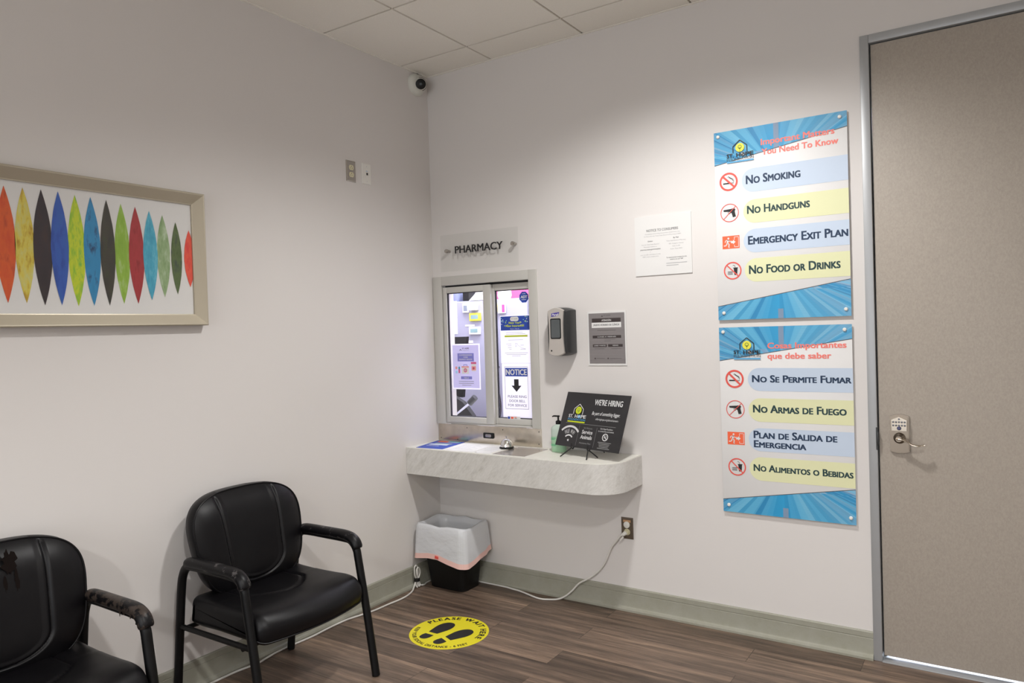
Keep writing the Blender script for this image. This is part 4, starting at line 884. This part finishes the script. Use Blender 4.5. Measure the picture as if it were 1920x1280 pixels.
# ------------------------------------------------------------------ waste bin and liner
def rr_loop(x0, x1, y0, y1, r, z, n=6):
    return [(a, b, z) for a, b in rrect(x1-x0, y1-y0, r, n, (x0+x1)/2, (y0+y1)/2)]
def dense(loop, k=3):
    o = []
    for a, b in zip(loop, loop[1:]+loop[:1]):
        o += [tuple(a[i]+(b[i]-a[i])*j/k for i in range(3)) for j in range(k)]
    return o
def waste():
    def q(t, g=0.):   # bin footprint at height fraction t, grown by g
        return (.075-.035*t-g, .338+.045*t+g, -.224-.05*t-g, -.046+.014*t+g)
    Z = .375
    t = thing('waste_bin', (.21, -.14, 0), 'black plastic waste bin under the counter shelf corner', 'bin')
    L = [rr_loop(*q(s), .045, .002+Z*s) for s in (0, .02, .5, 1)] + [rr_loop(*q(1, -.004), .043, Z), rr_loop(*q(.05, -.004), .043, .012)]
    MB().rings(L, BLACK, True, True, True).build('body', t)
    MB().rings([rr_loop(*q(.97, .001), .046, Z-.008), rr_loop(*q(1, .006), .05, Z-.006), rr_loop(*q(1, .006), .05, Z), rr_loop(*q(1, .0), .046, Z+.001)], BLACK, True, False, False).build('rim', t)
    m0 = mat('white_bin_liner', '#d3d5d9', .3, **{'Transmission Weight': 0.}); k = NT(m0); nv = k.noise(k.coords((1, 1, 1.6)), 8, 3, .55); k.bump(nv, .3, .025)
    t = thing('bin_liner', (.21, -.14, .1), 'white plastic trash bag folded over the black bin', 'trash bag')
    cx, cy = .21, -.14; L = []
    def ring(tt, g, zf, amp, pin=False):
        lp = dense(rr_loop(*q(tt, g), .05, 0), 4); o = []
        for i, (x, y, _) in enumerate(lp):
            a = math.atan2(y-cy, x-cx); w = noise.noise(Vector((math.cos(a)*3, math.sin(a)*3, tt*4+g*30)))*amp + .4*amp*math.sin(a*17+tt*5)
            z = zf(a) if callable(zf) else zf
            px, py = x + math.cos(a)*w, y + math.sin(a)*w
            o.append(Vector((max(px, .03), min(py, -.014), z)))
        return o
    hem = lambda a: .200 + .012*math.cos(a) - .04*max(0, math.cos(a+math.radians(38)))**3 + .008*math.sin(3*a)
    rimz = lambda a: Z+.012 + .006*math.sin(a*5)
    for tt, g, zf, amp in ((.25, -.02, .09, .004), (.6, -.012, .22, .008), (.95, -.01, .35, .005), (1, -.004, rimz, .002), (1, .010, lambda a: rimz(a)+.002, .002), (1, .016, lambda a: rimz(a)-.012, .003),
                           (1, .02, lambda a: .66*rimz(a)+.34*hem(a), .007), (.98, .024, lambda a: .33*rimz(a)+.67*hem(a), .010), (.95, .027, lambda a: hem(a)+.03, .010)):
        L.append(ring(tt, g, zf, amp))
    A, B = L[-1], ring(.94, .03, hem, .010)
    MB().rings(L, m0, True, False, False).build('bag', t, angle=80)
    ds = mat('pale_red_hem', '#ecc3bb', .4)
    MB().rings([A, B], ds, True, False, False).build('drawstring_hem', t, angle=80)
    j = min(range(len(B)), key=lambda i: (B[i]-Vector((.19, -.3, .2))).length); c = (A[j]+B[j])/2
    m = MB(); m.prism(on_back(c.x, c.z, -c.y+.004), [(-.012, -.006), (.013, -.008), (.011, .007), (-.01, .01)], 0, .004, RED); m.build('drawstring_tab', t)
waste()

# ------------------------------------------------------------------ extension cord
def cord():
    t = thing('extension_cord', (.5, -.05, 0), 'white extension cord trailing along the walls from low outlet', 'cord')
    r = .0048; z = r+.0008
    P = [(1.262, -.034, .410), (1.235, -.03, .378), (1.2, -.026, .335), (1.175, -.024, .28), (1.15, -.024, .232), (1.11, -.026, .185), (1.06, -.03, .145), (1.0, -.034, .108), (.955, -.036, .06), (.91, -.042, .022), (.872, -.058, z),
         (.83, -.085, z), (.79, -.098, z), (.745, -.092, z), (.68, -.07, z), (.615, -.05, z), (.56, -.042, z), (.512, -.034, z), (.46, -.032, z), (.41, -.031, z), (.36, -.031, z), (.2, -.031, z), (.06, -.031, z), (.036, -.06, z), (.034, -.15, z), (.036, -.2, z), (.046, -.235, z), (.04, -.262, .012), (.034, -.278, .03), (.033, -.286, .05)]
    MB().tube(smooth_path(P, 5), r, RUBBER, 10).build('cable', t)
    Q = [(.033, -.292, .052), (.036, -.305, .03), (.042, -.325, .012), (.06, -.36, z), (.082, -.43, z), (.085, -.5, z), (.078, -.58, z), (.072, -.69, z), (.055, -.77, z), (.036, -.85, z), (.032, -.93, z), (.034, -1.0, z), (.04, -1.09, z), (.036, -1.18, z), (.0287, -1.242, z), (.031, -1.31, z), (.04, -1.37, z), (.05, -1.44, z), (.036, -1.54, z), (.034, -1.67, z), (.0287, -1.838, z), (.05, -2.0, z)]
    MB().tube(smooth_path(Q, 5), r, RUBBER, 10).build('cable', t)
    m = MB()
    for dx, dy, top, lo in ((0, 0, .135, .006), (.010, .008, .122, .012)):
        c = [(.033+dx, -.29+dy, .05), (.033+dx, -.273+dy, .085), (.033+dx, -.276+dy, top-.01), (.033+dx, -.288+dy, top), (.033+dx, -.301+dy, top-.01), (.033+dx, -.302+dy, .085), (.033+dx, -.29+dy, .05), (.036+dx, -.298+dy, .025), (.04+dx, -.29+dy, lo), (.036+dx, -.281+dy, .025)]
        m.tube(smooth_path(c, 5, True), r*.92, RUBBER, 10, closed=True)
    m.build('loop', t)
    MB().rings([[(.037+.017*math.cos(2*PI*k/20), -.287+.018*math.sin(2*PI*k/20), zz) for k in range(20)] for zz in (.042, .06)], BLACKM).build('cable_tie', t)
    m = MB(); m.lathe(on_back(1.2875, .425, .0088), [(.014, 0), (.0145, .012), (.012, .018)], IVORY, 18); m.tube([(1.2875, -.022, .425), (1.276, -.034, .416), (1.262, -.034, .410)], [.012, .0095, .006], RUBBER, 12); pg = m.build('plug', t)
    MB().box((-.016, -.005, -.002), (.012, .004, .002), WHITEP, fr=Fr((1.27, -.037, .396), (.7, 0, .72), (-.72, 0, .7), (0, -1, 0))).build('tag', pg)
cord()

# ------------------------------------------------------------------ guest chairs
def chair(cy, dx, label, pad, torn):
    t = thing('guest_chair', (.34+dx, cy, 0), label, 'chair', 'black guest chairs along the wall')
    V = lambda x, y, z: Vector((x+dx, cy+y, z))
    # --- seat: side profile swept across the width
    raw = [(.135, .335), (.13, .40), (.14, .450), (.22, .450), (.33, .447), (.43, .449), (.52, .452), (.58, .443), (.622, .413), (.634, .382), (.625, .348), (.598, .330), (.5, .331), (.32, .333)]
    prof = smooth_path([(a, b, 0) for a, b in raw], 9, True); n = len(prof); hw = .28; NS = 96; loops = []
    nrm = []
    for i in range(n):
        d = prof[(i+1) % n]-prof[(i-1) % n]; nrm.append(Vector((d.y, -d.x, 0)).normalized())
    ctr = Vector((.38, .39, 0))
    nrm = [(-v if v.dot(p-ctr) < 0 else v) for v, p in zip(nrm, prof)]
    for j in range(NS+1):
        s = -1+2*j/NS; s = math.copysign(1-(1-abs(s))**1.35, s); y = s*hw
        e = .045; u = max(0, (abs(y)-(hw-e))/e); ins = .04*(1-math.sqrt(max(0, 1-u*u)))
        lp = []
        for p, nv in zip(prof, nrm):
            x, z = p.x-nv.x*ins, p.y-nv.y*ins
            fx = max(0, (x-.3)/.32); x -= .045*fx*fx*(s*s)
            if nv.y > .2:   # top: dished panel and stitched seams
                pv = abs(y)-.15; px = x-.43 + .10*(y/.15)**2
                sd = max(pv, px); gv = math.exp(-(sd/.0075)**2)
                if x < .2: gv *= .3
                z -= .008*gv*min(1, nv.y)
                z += .010*(1-(s*s))*math.sin(PI*min(1, max(0, (x-.14)/.46))) - .010*math.exp(-((y/.13)**2+((x-.3)/.12)**2))
                z += .004*(s*s)*(1 if x > .3 else .5)
            elif nv.x > .3:
                z += .0
            lp.append(V(x, y, z))
        loops.append(lp)
    seat = MB().rings(loops, LEATHER).build('seat', t, angle=60)
    # piping round the front lip
    k0 = 8*9+4
    for ki in (10*9+2,):
        MB().tube([lp[ki % n] + Vector((.001, 0, -.001)) for lp in loops], .0032, LEATHER, 8).build('piping', seat)
    # --- back cushion
    NA, NR = 340, 90
    def half(z):    # half width at height
        s = (z-.425)/.43; return .232 + .045*math.sin(min(1, max(0, s*1.05))*PI*.62)
    zc, hz = .635, .209
    def outline(a):
        c, s = math.cos(a), math.sin(a); ex = 2/3.8
        yy = math.copysign(abs(c)**ex, c); zz = math.copysign(abs(s)**ex, s)
        z = zc + hz*zz; z += .012*(1-yy*yy)*(1 if zz > 0 else -.6)
        return yy*half(z), z
    lean = lambda z: .222 - (z-.42)*.21
    def front(y, z, r):
        q = half(z); b = .05*(1-r**4.5) + .026*(y/q)**2*(1 if r < .98 else 1)
        pw = .135 - .0*(z); low = .555
        if z > low: sd = abs(y)-(pw+.012*(z-low)/.25)
        else: sd = math.hypot(y, (z-low)*1.55)-pw
        b -= .010*math.exp(-(sd/.0062)**2)*(1 if r < .93 else max(0, (1-r)/.07))
        if sd < 0: b -= .006*min(1, -sd/.03)
        if z < .47 and abs(y) > .08: b -= .0
        b -= .003*math.exp(-((z - (.42+.0) - .55*abs(abs(y)-.13))/.008)**2)*(1 if (abs(y) > .10 and r < .93 and sd > 0 and z < .53) else 0)
        return lean(z) + b - .03
    L = []; i0 = None
    for i in range(NR+1):
        r = i/NR; r = max(r, .004); r = 1-(1-r)**1.25
        lp = []
        for k in range(NA):
            a = 2*PI*k/NA; oy, oz = outline(a); y, z = oy*r, zc+(oz-zc)*r
            lp.append(V(front(y, z, r), y+.012, z))
        L.append(lp)
    edge = L[-1]
    for dpt, gr in ((-.006, 1.012), (-.03, 1.016), (-.055, 1.0), (-.068, .96), (-.072, .85), (-.074, .4), (-.074, .02)):
        lp = []
        for k in range(NA):
            a = 2*PI*k/NA; oy, oz = outline(a); y, z = oy*gr, zc+(oz-zc)*gr
            q = half(z); lp.append(V(lean(z) + .026*min(1.1, (y/q)**2) - .03 + dpt, y+.012, z))
        L.append(lp)
    back = MB().rings(L, LEATHER).build('backrest', t, angle=60)
    MB().tube([p + Vector((.001, 0, 0)) for p in edge[::2]], .0035, LEATHER, 8, closed=True).build('piping', back)
    # --- frame: one bent tube for each leg, arm rail between
    R = .0175
    for s in (1, -1):
        y = .298*s
        fl = smooth_path([(.62, y, .004), (.575, y, .28), (.535, y, .50), (.522, y, .556), (.492, y, .589), (.45, y, .596), (.34, y, .597)], 6)
        MB().tube([V(*p) for p in fl], R, FRAMEB, 14, up=(0, 1, 0), flat=1.05).build('leg', t)
        rl = smooth_path([(.052, y, .004), (.08, y, .25), (.108, y, .48), (.125, y, .55), (.155, y, .588), (.2, y, .597), (.345, y, .597)], 6)
        MB().tube([V(*p) for p in rl], R, FRAMEB, 14, up=(0, 1, 0), flat=1.05).build('leg', t)
        MB().tube([V(.088, y, .331), V(.565, y, .331)], .011, FRAMEB, 10).build('side_rail', t)
        pp = smooth_path([(.165, y, .606), (.2, y, .611), (.3, y, .612), (.4, y, .612), (.455, y, .611), (.492, y, .604), (.518, y, .586), (.531, y, .558)], 5)
        k = len(pp); rad = [.012]+[.0215]*2+[.0225]*(k-5)+[.021, .018]
        pd = MB().tube([V(*p) for p in pp], rad, pad, 16, up=(0, 0, 1), flat=1.2).build('arm_pad', t)
        if torn:
            m = MB()
            for q in range(16):
                x = random.uniform(.33, .52); a = random.choice((-.021, .023)); z0 = .596 - max(0, x-.47)*.5
                b = V(x, y+a*1.1, z0); l = random.uniform(.006, .02); sgn = random.choice((-1, -1, 1))
                m.prism(Fr(b, (1, 0, 0), (0, 0, sgn), (0, 1, 0)), [(-.004, -.004), (.004, -.004), (.002, l*.6), (-.001, l)], 0, .0012, pad)
            m.build('torn_flake', pd)
    for a in (.105, .5): MB().tube([V(a, -.298, .32), V(a, .298, .32)], .010, FRAMEB, 10).build('crossbar', t)
    if torn:
        TORN = mat('bare_backing_cloth', '#150f0d', .9, spec=.1); m = MB()
        for (y0, z0, w0, h0) in ((.045, .795, .05, .085), (.062, .735, .016, .08), (.028, .73, .012, .06), (-.01, .70, .012, .05)):
            pts = []; NN = 26
            for q in range(NN):
                a = 2*PI*q/NN; yy = y0+w0/2*math.cos(a)*random.uniform(.55, 1.15); zz = z0+h0/2*math.sin(a)*random.uniform(.6, 1.15); pts.append(V(front(yy, zz, .5)+.0022, yy, zz))
            m.face(pts, TORN)
        m.build('torn_patch', back)
    return t
chair(-1.54, 0, 'black leather guest chair nearest the corner with only lightly scuffed arms', PADW, False)
chair(-2.54, .02, 'black leather guest chair with torn peeling arm, below the framed picture', PADT, True)
